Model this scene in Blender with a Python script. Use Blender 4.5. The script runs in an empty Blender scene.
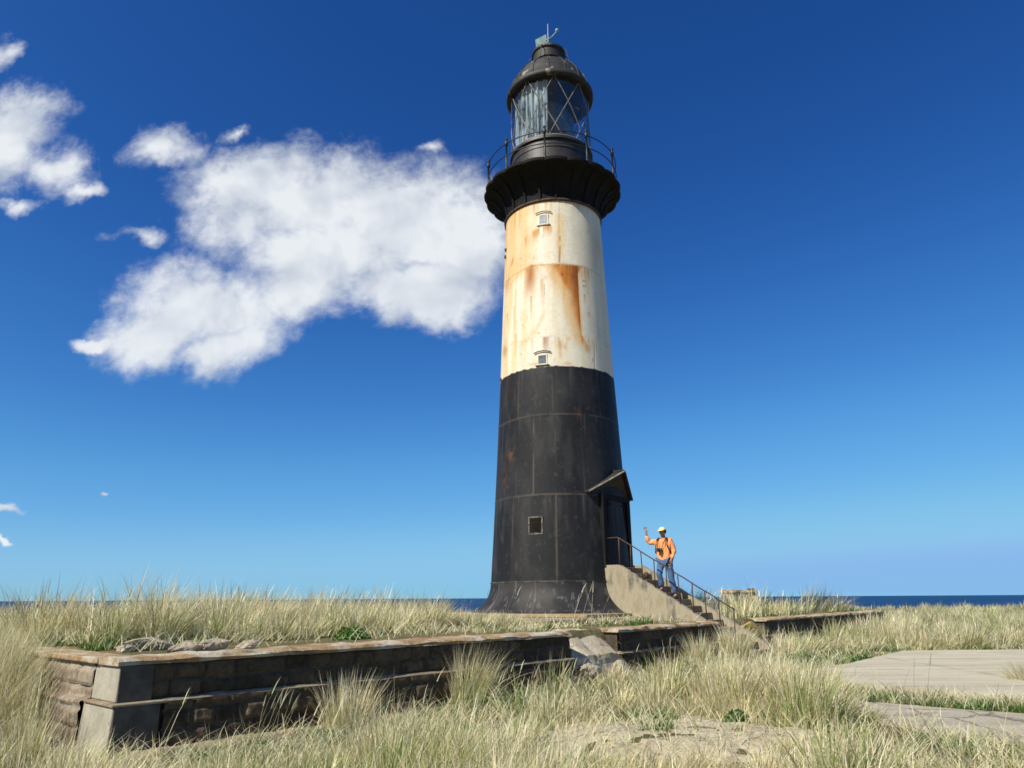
import bpy, bmesh, math, random
import numpy as np
from mathutils import Vector, Matrix

random.seed(7)
RNG = np.random.default_rng(7)
rad = math.radians
scene = bpy.context.scene
COL = scene.collection

# ------------------------------------------------------------------ frame
C2 = np.array([1.48, 22.0])               # tower axis on the ground
W2 = np.array([0.643, 0.766])             # along the terrace wall
N2 = np.array([0.766, -0.643])            # out of the terrace wall, down the stair
CD = -C2 / np.linalg.norm(C2)             # from the tower towards the photographer's side
RT = np.array([-CD[1], CD[0]])
EYE = 1.6


def bend(u):
    return 0.06 * np.maximum(0.0, -6.9 - u)


def uvz(u, v, z):
    v = v - float(bend(u))
    p = C2 + u * W2 + v * N2
    return (float(p[0]), float(p[1]), float(z))


def cyl(phi, r, z):
    a = rad(phi)
    p = C2 + r * (math.cos(a) * CD + math.sin(a) * RT)
    return (float(p[0]), float(p[1]), float(z))


def cyl_np(phi, r, z):
    a = np.radians(phi)
    return np.stack([C2[0] + r * (np.cos(a) * CD[0] + np.sin(a) * RT[0]),
                     C2[1] + r * (np.cos(a) * CD[1] + np.sin(a) * RT[1]), z + 0 * a], -1)


# ------------------------------------------------------------------ noise
def _hash(ix, iy, seed):
    h = (ix.astype(np.int64) * 374761393 + iy.astype(np.int64) * 668265263 + seed * 974634611) & 0x7FFFFFFF
    h = ((h ^ (h >> 13)) * 1274126177) & 0x7FFFFFFF
    h = h ^ (h >> 16)
    return (h & 0xFFFF) / 65535.0


def vnoise(x, y, seed=0):
    x = np.asarray(x, float); y = np.asarray(y, float)
    ix = np.floor(x); iy = np.floor(y)
    fx = x - ix; fy = y - iy
    fx = fx * fx * (3 - 2 * fx); fy = fy * fy * (3 - 2 * fy)
    a = _hash(ix, iy, seed); b = _hash(ix + 1, iy, seed)
    c = _hash(ix, iy + 1, seed); d = _hash(ix + 1, iy + 1, seed)
    return (a * (1 - fx) + b * fx) * (1 - fy) + (c * (1 - fx) + d * fx) * fy


def fbm(x, y, seed=0, octs=4):
    s = 0; a = 0.5; t = 0
    for i in range(octs):
        s = s + a * vnoise(x * 2 ** i + 17.3 * i, y * 2 ** i - 9.1 * i, seed + i); t += a; a *= 0.5
    return s / t


def S(t):
    t = np.clip(t, 0, 1)
    return t * t * (3 - 2 * t)


# ------------------------------------------------------------------ object helpers
def tag(o, label=None, cat=None, group=None, kind=None):
    if label: o['label'] = label
    if cat: o['category'] = cat
    if group: o['group'] = group
    if kind: o['kind'] = kind
    return o


def thing(name, label, cat, loc=(0, 0, 0), group=None):
    o = bpy.data.objects.new(name, None)
    COL.objects.link(o)
    o.location = loc
    o.empty_display_size = 0.2
    return tag(o, label, cat, group)


def origin(o):
    p = Vector((0, 0, 0))
    while o is not None:
        p += Vector(o.location); o = o.parent
    return p


class MB:
    """collects vertices and faces in world coordinates"""

    def __init__(self):
        self.v = []; self.f = []

    def add(self, vs, fs):
        b = len(self.v)
        self.v += [tuple(map(float, p)) for p in vs]
        self.f += [tuple(b + i for i in f) for f in fs]

    def frame_box(self, o, ax, ay, az, x0, x1, y0, y1, z0, z1):
        o = np.array(o, float); ax, ay, az = (np.array(a, float) for a in (ax, ay, az))
        sh = bend if (ax[0] == W2[0] and ay[0] == N2[0]) else (lambda q: 0.0)
        vs = [o + ax * x + ay * (y - float(sh(x))) + az * z for z in (z0, z1) for y in (y0, y1) for x in (x0, x1)]
        self.add(vs, [(0, 2, 3, 1), (4, 5, 7, 6), (0, 1, 5, 4), (2, 6, 7, 3), (0, 4, 6, 2), (1, 3, 7, 5)])

    def tube(self, pts, r, n=8, closed=False, caps=True):
        pts = [Vector(p) for p in pts]
        m = len(pts)
        rr = r if isinstance(r, (list, tuple)) else [r] * m
        rings = []
        for i, p in enumerate(pts):
            a = pts[(i - 1) % m] if (i > 0 or closed) else p
            b = pts[(i + 1) % m] if (i < m - 1 or closed) else p
            t = (b - a).normalized()
            ref = Vector((0, 0, 1)) if abs(t.z) < 0.9 else Vector((1, 0, 0))
            e1 = t.cross(ref).normalized(); e2 = t.cross(e1).normalized()
            rings.append([p + (e1 * math.cos(2 * math.pi * k / n) + e2 * math.sin(2 * math.pi * k / n)) * rr[i] for k in range(n)])
        vs = [q for ring in rings for q in ring]
        fs = []
        for i in range(m if closed else m - 1):
            j = (i + 1) % m
            for k in range(n):
                k2 = (k + 1) % n
                fs.append((i * n + k, i * n + k2, j * n + k2, j * n + k))
        if caps and not closed:
            fs.append(tuple(range(n))); fs.append(tuple((m - 1) * n + k for k in reversed(range(n))))
        self.add(vs, fs)

    def lathe(self, prof, cx, cy, n=64, mod=None):
        vs = []; fs = []
        for (r, z) in prof:
            for k in range(n):
                a = 2 * math.pi * k / n
                q = r if mod is None else mod(r, z, a)
                vs.append((cx + q * math.cos(a), cy + q * math.sin(a), z))
        for i in range(len(prof) - 1):
            for k in range(n):
                k2 = (k + 1) % n
                fs.append((i * n + k, i * n + k2, (i + 1) * n + k2, (i + 1) * n + k))
        self.add(vs, fs)

    def disc(self, r, z, cx, cy, n=64, up=True):
        vs = [(cx + r * math.cos(2 * math.pi * k / n), cy + r * math.sin(2 * math.pi * k / n), z) for k in range(n)]
        self.add(vs, [tuple(range(n)) if up else tuple(reversed(range(n)))])

    def ball(self, c, r, seg=10, rings=7, sz=1.0):
        prof = []
        for i in range(rings + 1):
            t = math.pi * i / rings
            prof.append((max(1e-4, r * math.sin(t)), c[2] - r * sz * math.cos(t)))
        self.lathe(prof, c[0], c[1], seg)

    def build(self, name, mat, parent=None, smooth=False, bevel=0.0):
        me = bpy.data.meshes.new(name)
        o = bpy.data.objects.new(name, me)
        COL.objects.link(o)
        if parent is not None: o.parent = parent
        org = origin(o) if parent is not None else Vector((0, 0, 0))
        me.from_pydata([(p[0] - org.x, p[1] - org.y, p[2] - org.z) for p in self.v], [], self.f)
        if mat: me.materials.append(mat)
        bm = bmesh.new(); bm.from_mesh(me)
        bmesh.ops.recalc_face_normals(bm, faces=bm.faces)
        bm.to_mesh(me); bm.free()
        if smooth:
            me.shade_smooth()
        if bevel > 0:
            m = o.modifiers.new('bevel', 'BEVEL'); m.width = bevel; m.segments = 2; m.limit_method = 'ANGLE'
        return o


def np_mesh(name, verts, loops, lstart, mat, parent=None, col=None, smooth=False, org=None):
    """mesh straight from numpy arrays"""
    me = bpy.data.meshes.new(name)
    nv = len(verts); nl = len(loops); nf = len(lstart)
    o = bpy.data.objects.new(name, me); COL.objects.link(o)
    if parent is not None: o.parent = parent
    off = np.array(origin(o) if parent is not None else ((0, 0, 0) if org is None else org), float)
    if org is not None and parent is None: o.location = org
    me.vertices.add(nv); me.loops.add(nl); me.polygons.add(nf)
    me.vertices.foreach_set('co', (verts - off).astype(np.float32).ravel())
    me.loops.foreach_set('vertex_index', loops.astype(np.int32))
    me.polygons.foreach_set('loop_start', lstart.astype(np.int32))
    if col is not None:
        a = me.color_attributes.new('Col', 'FLOAT_COLOR', 'POINT')
        c4 = np.ones((nv, 4), np.float32); c4[:, :3] = col
        a.data.foreach_set('color', c4.ravel())
    me.update(calc_edges=True)
    me.validate()
    if mat: me.materials.append(mat)
    if smooth: me.shade_smooth()
    return o


def grid_faces(nr, nc, wrap=False, flip=False):
    r = np.arange(nr - 1)[:, None]; c = np.arange(nc if wrap else nc - 1)[None, :]
    c2 = (c + 1) % nc
    q = np.stack([r * nc + c, r * nc + c2, (r + 1) * nc + c2, (r + 1) * nc + c], -1).reshape(-1, 4)
    if flip: q = q[:, ::-1]
    return q.ravel(), np.arange(len(q)) * 4


# ------------------------------------------------------------------ materials
def new_mat(name):
    m = bpy.data.materials.new(name); m.use_nodes = True
    nt = m.node_tree
    b = nt.nodes['Principled BSDF']
    return m, nt, b


def L(nt, a, b): nt.links.new(a, b)


def mixrgb(nt, fac, a, b, mode='MIX'):
    n = nt.nodes.new('ShaderNodeMix'); n.data_type = 'RGBA'; n.blend_type = mode; n.clamp_factor = True
    for sock, val in ((n.inputs[0], fac), (n.inputs[6], a), (n.inputs[7], b)):
        if hasattr(val, 'links'): L(nt, val, sock)
        elif isinstance(val, (int, float)): sock.default_value = val
        else: sock.default_value = (*val, 1)
    return n.outputs[2]


def noise(nt, scale, detail=5, rough=0.6, vec=None, stretch=None, dist=0.0):
    n = nt.nodes.new('ShaderNodeTexNoise'); n.inputs['Scale'].default_value = scale
    n.inputs['Detail'].default_value = detail; n.inputs['Roughness'].default_value = rough
    n.inputs['Distortion'].default_value = dist
    if vec is None:
        tc = nt.nodes.new('ShaderNodeTexCoord'); vec = tc.outputs['Object']
    if stretch:
        mp = nt.nodes.new('ShaderNodeMapping'); mp.inputs['Scale'].default_value = stretch
        L(nt, vec, mp.inputs['Vector']); vec = mp.outputs['Vector']
    L(nt, vec, n.inputs['Vector'])
    return n.outputs['Fac']


def ramp(nt, fac, lo, hi):
    n = nt.nodes.new('ShaderNodeMapRange'); n.interpolation_type = 'SMOOTHSTEP'
    n.inputs['From Min'].default_value = lo; n.inputs['From Max'].default_value = hi
    L(nt, fac, n.inputs['Value'])
    return n.outputs['Result']


def bump(nt, b, h, strength=0.4, dist=0.02):
    n = nt.nodes.new('ShaderNodeBump'); n.inputs['Strength'].default_value = strength; n.inputs['Distance'].default_value = dist
    L(nt, h, n.inputs['Height']); L(nt, n.outputs['Normal'], b.inputs['Normal'])


def surf_mat(name, c1, c2, scale=4, rough=0.8, c3=None, s3=12, t3=(0.55, 0.7), bmp=0.3, bdist=0.02, stretch=None, metal=0.0, spec=0.5, lo=0.35, hi=0.65):
    m, nt, b = new_mat(name)
    f = ramp(nt, noise(nt, scale, 6, 0.65, stretch=stretch), lo, hi)
    col = mixrgb(nt, f, c1, c2)
    if c3 is not None:
        col = mixrgb(nt, ramp(nt, noise(nt, s3, 5, 0.6, stretch=stretch), *t3), col, c3)
    L(nt, col, b.inputs['Base Color'])
    b.inputs['Roughness'].default_value = rough
    b.inputs['Metallic'].default_value = metal
    b.inputs['Specular IOR Level'].default_value = spec
    bump(nt, b, noise(nt, scale * 5, 6, 0.7), bmp, bdist)
    return m


def vcol_mat(name, rough=0.7, nscale=20, namt=0.25, bmp=0.15, bdist=0.01, spec=0.5):
    """colour from the mesh's own colour attribute, broken up by noise"""
    m, nt, b = new_mat(name)
    a = nt.nodes.new('ShaderNodeVertexColor'); a.layer_name = 'Col'
    n1 = noise(nt, nscale, 6, 0.65)
    dark = mixrgb(nt, 1.0, a.outputs['Color'], (1 - namt, 1 - namt, 1 - namt), 'MULTIPLY')
    col = mixrgb(nt, ramp(nt, n1, 0.3, 0.7), dark, a.outputs['Color'])
    L(nt, col, b.inputs['Base Color'])
    b.inputs['Roughness'].default_value = rough
    b.inputs['Specular IOR Level'].default_value = spec
    bump(nt, b, noise(nt, nscale * 2.0, 5, 0.6), bmp, bdist)
    return m


M = {}
M['paint_shell'] = vcol_mat('weathered tower paint', 0.62, 9, 0.10, 0.12, 0.012, 0.28)
M['black'] = surf_mat('black iron paint', (0.012, 0.012, 0.013), (0.024, 0.023, 0.022), 3, 0.5, (0.05, 0.035, 0.025), 5, (0.6, 0.75), 0.25, 0.01)
M['gallery'] = surf_mat('sooty gallery iron', (0.008, 0.008, 0.008), (0.014, 0.013, 0.012), 3, 0.75, (0.03, 0.02, 0.014), 5, (0.62, 0.8), 0.3, 0.01, spec=0.15)
M['rusty'] = surf_mat('rusted rail iron', (0.03, 0.022, 0.018), (0.10, 0.05, 0.03), 9, 0.75, None, bmp=0.2)
M['roof'] = surf_mat('lantern roof metal', (0.013, 0.013, 0.013), (0.028, 0.026, 0.023), 3.5, 0.65, (0.26, 0.24, 0.20), 2.4, (0.60, 0.70), 0.25)
M['murette'] = surf_mat('lantern base paint', (0.018, 0.017, 0.017), (0.04, 0.035, 0.032), 3, 0.5, (0.10, 0.08, 0.06), 6, (0.62, 0.78), 0.2, stretch=(1, 1, 0.3))
M['bronze'] = surf_mat('glazing bar metal', (0.12, 0.115, 0.095), (0.23, 0.22, 0.18), 6, 0.5)
M['verdigris'] = surf_mat('green copper', (0.18, 0.30, 0.28), (0.36, 0.46, 0.43), 5, 0.6)
M['steel'] = surf_mat('pale weathered metal', (0.30, 0.32, 0.32), (0.42, 0.43, 0.42), 5, 0.5)
M['canopy'] = surf_mat('canopy boards', (0.018, 0.014, 0.012), (0.035, 0.025, 0.02), 3, 0.7, stretch=(1, 1, 1))
M['flashing'] = surf_mat('bare weathered edge board', (0.16, 0.145, 0.12), (0.30, 0.28, 0.24), 6, 0.6)
M['door'] = surf_mat('dark door paint', (0.010, 0.008, 0.007), (0.020, 0.015, 0.012), 4, 0.85, spec=0.1)
M['notice'] = surf_mat('dull glass', (0.05, 0.055, 0.06), (0.09, 0.095, 0.10), 6, 0.4)
M['frame_white'] = surf_mat('old white frame', (0.62, 0.56, 0.42), (0.76, 0.70, 0.58), 6, 0.6, (0.45, 0.26, 0.10), 5, (0.6, 0.8))
M['frame_grey'] = surf_mat('chipped window frame', (0.03, 0.028, 0.025), (0.20, 0.19, 0.15), 11, 0.7)
M['hood'] = surf_mat('rusty hood mould', (0.20, 0.13, 0.06), (0.34, 0.24, 0.12), 8, 0.7)
M['concrete_stair'] = surf_mat('stained stair concrete', (0.28, 0.235, 0.15), (0.42, 0.375, 0.27), 2.6, 0.9, (0.13, 0.115, 0.085), 2.6, (0.48, 0.68), 0.35, 0.012, stretch=(1.2, 1.2, 0.55))
M['step'] = surf_mat('worn step concrete', (0.20, 0.14, 0.08), (0.33, 0.25, 0.15), 3, 0.9, (0.08, 0.07, 0.05), 4, (0.58, 0.75), 0.4)
M['coping'] = surf_mat('sandy lichened coping', (0.30, 0.185, 0.085), (0.42, 0.32, 0.185), 2.6, 0.92, (0.52, 0.46, 0.35), 2.2, (0.46, 0.6), 0.9, 0.04)
M['ledge'] = surf_mat('pale ledge stone', (0.22, 0.17, 0.10), (0.33, 0.28, 0.19), 3, 0.92, (0.10, 0.075, 0.05), 4, (0.55, 0.7), 0.6, 0.02)
M['quoin'] = surf_mat('grey corner concrete', (0.32, 0.30, 0.235), (0.42, 0.39, 0.31), 5, 0.9, (0.20, 0.17, 0.12), 11, (0.6, 0.75), 0.4)
M['corner_shade'] = surf_mat('painted corner shade', (0.07, 0.062, 0.05), (0.11, 0.10, 0.08), 5, 0.92, bmp=0.5)  # dark colour standing in for deep shade on the corner's front
M['masonry'] = vcol_mat('dark rubble masonry', 0.92, 16, 0.45, 0.6, 0.02, 0.3)
M['plinth'] = surf_mat('mossy plinth', (0.27, 0.19, 0.09), (0.34, 0.29, 0.19), 1.6, 0.92, (0.15, 0.14, 0.08), 2.4, (0.55, 0.7), 0.5, 0.02)
M['core'] = surf_mat('dark wall core', (0.05, 0.038, 0.026), (0.12, 0.09, 0.06), 6, 0.95, bmp=0.8, bdist=0.04)
M['rubble'] = surf_mat('broken pale concrete', (0.40, 0.33, 0.22), (0.54, 0.48, 0.36), 3, 0.92, (0.22, 0.17, 0.11), 4, (0.58, 0.72), 0.8, 0.04)
M['rock'] = surf_mat('lichened stone', (0.30, 0.25, 0.18), (0.48, 0.42, 0.31), 4, 0.92, (0.45, 0.33, 0.18), 5, (0.58, 0.72), 0.7, 0.03)
M['pier'] = surf_mat('ruined pier masonry', (0.30, 0.20, 0.12), (0.46, 0.38, 0.27), 4, 0.92, (0.16, 0.11, 0.07), 6, (0.55, 0.7), 0.7, 0.04)
M['sand'] = surf_mat('pale gritty sand', (0.50, 0.435, 0.285), (0.63, 0.565, 0.40), 5, 0.95, (0.34, 0.28, 0.17), 16, (0.50, 0.7), 1.0, 0.04)
M['orange'] = surf_mat('orange jacket cloth', (0.82, 0.29, 0.09), (0.90, 0.38, 0.15), 6, 0.8, bmp=0.3)
M['denim'] = surf_mat('blue denim', (0.045, 0.095, 0.20), (0.085, 0.155, 0.29), 9, 0.85)
M['skin'] = surf_mat('tanned skin', (0.34, 0.17, 0.11), (0.40, 0.21, 0.14), 14, 0.55, bmp=0.05)
M['cap'] = surf_mat('pale yellow cap cloth', (0.70, 0.56, 0.22), (0.80, 0.67, 0.32), 9, 0.85)
M['dark_cloth'] = surf_mat('black nylon', (0.02, 0.018, 0.018), (0.05, 0.045, 0.045), 9, 0.7)
M['hair'] = surf_mat('brown hair', (0.03, 0.02, 0.015), (0.06, 0.045, 0.03), 20, 0.7)
M['eye'] = surf_mat('dark eye', (0.02, 0.015, 0.012), (0.03, 0.02, 0.018), 20, 0.2)
M['shoe'] = surf_mat('dark brown shoe', (0.03, 0.022, 0.016), (0.06, 0.045, 0.03), 9, 0.7)
M['curtain'] = surf_mat('faded blue grey curtain', (0.32, 0.38, 0.41), (0.56, 0.61, 0.63), 2.4, 0.85, (0.09, 0.12, 0.14), 2.2, (0.46, 0.58), 0.1, stretch=(3, 3, 0.3))
M['lens'] = surf_mat('dark lens housing', (0.07, 0.085, 0.095), (0.16, 0.18, 0.19), 3, 0.2)
M['seed'] = None


def slab_mat(name, c1, c2, c3, crack=True, joints=False):
    m, nt, b = new_mat(name)
    f = ramp(nt, noise(nt, 0.9, 7, 0.7, stretch=(0.5, 2.2, 1)), 0.36, 0.66)
    col = mixrgb(nt, f, c1, c2)
    col = mixrgb(nt, ramp(nt, noise(nt, 1.6, 7, 0.7, stretch=(0.35, 2.6, 1)), 0.55, 0.75), col, c3)
    col = mixrgb(nt, ramp(nt, noise(nt, 40, 3, 0.5), 0.45, 0.85), col, (0.20, 0.17, 0.12))
    if crack:
        v = nt.nodes.new('ShaderNodeTexVoronoi'); v.feature = 'DISTANCE_TO_EDGE'; v.inputs['Scale'].default_value = 0.55
        tc = nt.nodes.new('ShaderNodeTexCoord')
        wn = nt.nodes.new('ShaderNodeTexNoise'); wn.inputs['Scale'].default_value = 2.0; wn.inputs['Detail'].default_value = 6
        L(nt, tc.outputs['Object'], wn.inputs['Vector'])
        mx = nt.nodes.new('ShaderNodeMix'); mx.data_type = 'VECTOR'; mx.inputs[0].default_value = 0.25
        L(nt, tc.outputs['Object'], mx.inputs[4]); L(nt, wn.outputs['Color'], mx.inputs[5])
        L(nt, mx.outputs[1], v.inputs['Vector'])
        ck = ramp(nt, v.outputs['Distance'], 0.012, 0.0)
        n2 = nt.nodes.new('ShaderNodeMapRange'); n2.inputs['From Min'].default_value = 0.0; n2.inputs['From Max'].default_value = 0.012
        n2.inputs['To Min'].default_value = 1.0; n2.inputs['To Max'].default_value = 0.0
        L(nt, v.outputs['Distance'], n2.inputs['Value'])
        col = mixrgb(nt, n2.outputs['Result'], col, (0.13, 0.11, 0.08))
    if joints:      # worn joints between the poured lanes
        tcj = nt.nodes.new('ShaderNodeTexCoord'); sj = nt.nodes.new('ShaderNodeSeparateXYZ'); L(nt, tcj.outputs['Object'], sj.inputs[0])
        def mj(op, a_, b_):
            n_ = nt.nodes.new('ShaderNodeMath'); n_.operation = op
            for i_, v_ in enumerate((a_, b_)):
                if hasattr(v_, 'links'): L(nt, v_, n_.inputs[i_])
                else: n_.inputs[i_].default_value = v_
            return n_.outputs[0]
        wob_ = mj('MULTIPLY', noise(nt, 1.6, 5, 0.7), 0.35)
        for ax_, per, ph_ in ((1, 1.55, 0.2), (0, 4.2, 0.55)):
            fr_ = mj('FRACT', mj('ADD', mj('DIVIDE', mj('ADD', sj.outputs[ax_], wob_), per), ph_), 0.0)
            d_ = mj('MULTIPLY', mj('ABSOLUTE', mj('SUBTRACT', fr_, 0.5), 0.0), per)
            jm = nt.nodes.new('ShaderNodeMapRange'); jm.inputs['From Min'].default_value = 0.02; jm.inputs['From Max'].default_value = 0.10
            jm.inputs['To Min'].default_value = 0.42; jm.inputs['To Max'].default_value = 0.0
            L(nt, d_, jm.inputs['Value'])
            col = mixrgb(nt, mj('MULTIPLY', jm.outputs['Result'], ramp(nt, noise(nt, 2.2, 4, 0.6), 0.35, 0.6)), col, (0.16, 0.135, 0.085))
    L(nt, col, b.inputs['Base Color']); b.inputs['Roughness'].default_value = 0.92
    bump(nt, b, noise(nt, 12, 7, 0.7), 0.5, 0.02)
    return m


M['slab'] = slab_mat('weathered concrete slab', (0.45, 0.405, 0.285), (0.56, 0.515, 0.385), (0.32, 0.285, 0.20), False, True)
M['slab_grey'] = slab_mat('broken grey concrete', (0.34, 0.305, 0.225), (0.47, 0.43, 0.33), (0.18, 0.15, 0.10))


def ground_mat():
    m, nt, b = new_mat('dry turf and soil')
    col = mixrgb(nt, ramp(nt, noise(nt, 0.8, 6, 0.65), 0.38, 0.62), (0.13, 0.115, 0.05), (0.25, 0.205, 0.105))
    col = mixrgb(nt, ramp(nt, noise(nt, 7, 6, 0.7), 0.45, 0.7), col, (0.10, 0.085, 0.045))
    col = mixrgb(nt, ramp(nt, noise(nt, 0.35, 4, 0.6), 0.55, 0.7), col, (0.09, 0.11, 0.035))
    L(nt, col, b.inputs['Base Color']); b.inputs['Roughness'].default_value = 0.95
    b.inputs['Specular IOR Level'].default_value = 0.2
    bump(nt, b, noise(nt, 18, 7, 0.75), 0.8, 0.05)
    return m


def grass_mat():
    m, nt, b = new_mat('dune grass blades')
    nt.nodes.remove(b)
    out = [n for n in nt.nodes if n.type == 'OUTPUT_MATERIAL'][0]
    a = nt.nodes.new('ShaderNodeVertexColor'); a.layer_name = 'Col'
    d = nt.nodes.new('ShaderNodeBsdfDiffuse'); t = nt.nodes.new('ShaderNodeBsdfTranslucent')
    L(nt, a.outputs['Color'], d.inputs['Color']); L(nt, a.outputs['Color'], t.inputs['Color'])
    mx = nt.nodes.new('ShaderNodeMixShader'); mx.inputs[0].default_value = 0.40
    L(nt, d.outputs[0], mx.inputs[1]); L(nt, t.outputs[0], mx.inputs[2])
    g = nt.nodes.new('ShaderNodeBsdfGlossy'); g.inputs['Roughness'].default_value = 0.45
    m2 = nt.nodes.new('ShaderNodeMixShader'); m2.inputs[0].default_value = 0.05
    L(nt, mx.outputs[0], m2.inputs[1]); L(nt, g.outputs[0], m2.inputs[2])
    L(nt, m2.outputs[0], out.inputs[0])
    return m


def sea_mat():
    m, nt, b = new_mat('deep sea water')
    col = mixrgb(nt, ramp(nt, noise(nt, 0.004, 5, 0.6, stretch=(0.3, 1, 1)), 0.35, 0.65), (0.006, 0.040, 0.115), (0.010, 0.055, 0.145))
    L(nt, col, b.inputs['Base Color'])
    b.inputs['Roughness'].default_value = 0.5
    b.inputs['Specular IOR Level'].default_value = 0.12
    bump(nt, b, noise(nt, 0.12, 8, 0.7), 0.9, 3.0)
    return m


def glass_mat(name, tint, f0):
    m, nt, b = new_mat(name)
    nt.nodes.remove(b)
    out = [n for n in nt.nodes if n.type == 'OUTPUT_MATERIAL'][0]
    tr = nt.nodes.new('ShaderNodeBsdfTransparent'); tr.inputs['Color'].default_value = (*tint, 1)
    g = nt.nodes.new('ShaderNodeBsdfGlossy'); g.inputs['Roughness'].default_value = 0.04
    lw = nt.nodes.new('ShaderNodeLayerWeight'); lw.inputs['Blend'].default_value = 0.5
    pw_ = nt.nodes.new('ShaderNodeMath'); pw_.operation = 'POWER'; pw_.inputs[1].default_value = 4.0; L(nt, lw.outputs['Facing'], pw_.inputs[0])
    fr = nt.nodes.new('ShaderNodeMath'); fr.operation = 'MULTIPLY_ADD'; fr.inputs[1].default_value = 0.8; fr.inputs[2].default_value = f0; L(nt, pw_.outputs[0], fr.inputs[0])
    bp = nt.nodes.new('ShaderNodeBump'); bp.inputs['Strength'].default_value = 0.25; bp.inputs['Distance'].default_value = 0.02
    L(nt, noise(nt, 3.0, 3, 0.5, stretch=(1, 1, 0.35)), bp.inputs['Height'])
    L(nt, bp.outputs['Normal'], g.inputs['Normal'])
    mx = nt.nodes.new('ShaderNodeMixShader')
    L(nt, fr.outputs[0], mx.inputs[0]); L(nt, tr.outputs[0], mx.inputs[1]); L(nt, g.outputs[0], mx.inputs[2])
    L(nt, mx.outputs[0], out.inputs[0])
    return m


M['ground'] = ground_mat(); M['grass'] = grass_mat(); M['sea'] = sea_mat()
M['glass'] = glass_mat('lantern glass', (0.88, 0.93, 0.95), 0.12)
M['pane'] = surf_mat('dusty window pane', (0.10, 0.12, 0.13), (0.20, 0.22, 0.23), 5, 0.15)
M['pane_pale'] = surf_mat('pale dusty window pane', (0.30, 0.33, 0.34), (0.42, 0.44, 0.44), 9, 0.2)

# ------------------------------------------------------------------ ground
V_WALL = 5.25            # terrace wall face
U_LEFT, U_RIGHT = -14.42, 14.85
LINE0, SLOPE = 2.44, 0.59


def uv_of(x, y):
    dx, dy = x - C2[0], y - C2[1]
    u = dx * W2[0] + dy * W2[1]
    return u, dx * N2[0] + dy * N2[1] + bend(u)


def sand_shape(x, y):
    r = np.hypot((x - 1.65) / 1.40, (y - 8.45) / 1.30)
    return r + 0.45 * (fbm(x * 1.6, y * 1.6, 31, 4) - 0.5)


def ground_z(x, y):
    x = np.asarray(x, float); y = np.asarray(y, float)
    u, v = uv_of(x, y)
    plat = S((u - U_LEFT - 0.18) / 0.14) * S((U_RIGHT + 0.5 - u) / 1.4) * S((V_WALL - 0.22 - v) / 0.14) * S((v + 8.5) / 4.0)
    notch = S((0.55 - np.abs(u)) / 0.12) * S((v - 4.4) / 0.2)
    plat = plat * (1 - notch)
    b = 0.10 + 0.10 * S((x - 1) / 4) + 0.40 * S((-x - 4.75) / 1.6) * S((y - 7.2) / 4.5) + 0.20 * S((y - 15) / 14)
    b = b + 0.10 * (fbm(x * 0.25, y * 0.25, 3, 3) - 0.5) * 2
    edge = 27 + 45 * S((x + 14) / 24)
    b = b - 9.0 * S((y - edge) / 40) - 3.0 * S((y - edge - 20) / 120)
    b = b - 1.5 * S((np.abs(x) - 60) / 120)
    z = plat * (1.0 + 0.05 * (fbm(x * 0.5, y * 0.5, 5, 3) - 0.5)) + (1 - plat) * b
    z = z + 0.03 * (fbm(x * 1.5, y * 1.5, 8, 3) - 0.5)
    z = z + 0.15 * S(1.35 - sand_shape(x, y)) * (1 - plat)
    return z


def axis(lo, hi, flo, fhi, step, grow=1.22):
    mid = list(np.arange(flo, fhi + 1e-6, step))
    a = []; s = step; p = flo
    while p > lo: s *= grow; p -= s; a.append(p)
    b = []; s = step; p = mid[-1]
    while p < hi: s *= grow; p += s; b.append(p)
    return np.array(a[::-1] + mid + b)


gx = axis(-900, 900, -19, 19, 0.12); gy = axis(-300, 420, 4, 38, 0.12)
GX, GY = np.meshgrid(gx, gy)
gv = np.stack([GX, GY, ground_z(GX, GY)], -1).reshape(-1, 3)
lo_, ls_ = grid_faces(len(gy), len(gx))
gobj = np_mesh('ground', gv, lo_, ls_, M['ground'], smooth=True)
tag(gobj, 'dry tussocky headland soil and turf', 'ground', kind='structure')

# sea: one sheet out to the horizon
mb = MB()
rings = [30, 120, 400, 1500, 6000, 25000, 90000]
sea_v = [(0, 0, -10.0)]; sea_f = []
nseg = 96
for r in rings:
    sea_v += [(r * math.cos(2 * math.pi * k / nseg), r * math.sin(2 * math.pi * k / nseg), -10.0) for k in range(nseg)]
for k in range(nseg): sea_f.append((0, 1 + k, 1 + (k + 1) % nseg))
for i in range(len(rings) - 1):
    for k in range(nseg):
        k2 = (k + 1) % nseg
        sea_f.append((1 + i * nseg + k, 1 + (i + 1) * nseg + k, 1 + (i + 1) * nseg + k2, 1 + i * nseg + k2))
mb.add(sea_v, sea_f)
tag(mb.build('sea', M['sea']), 'dark blue open sea', 'sea', kind='structure')


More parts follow.
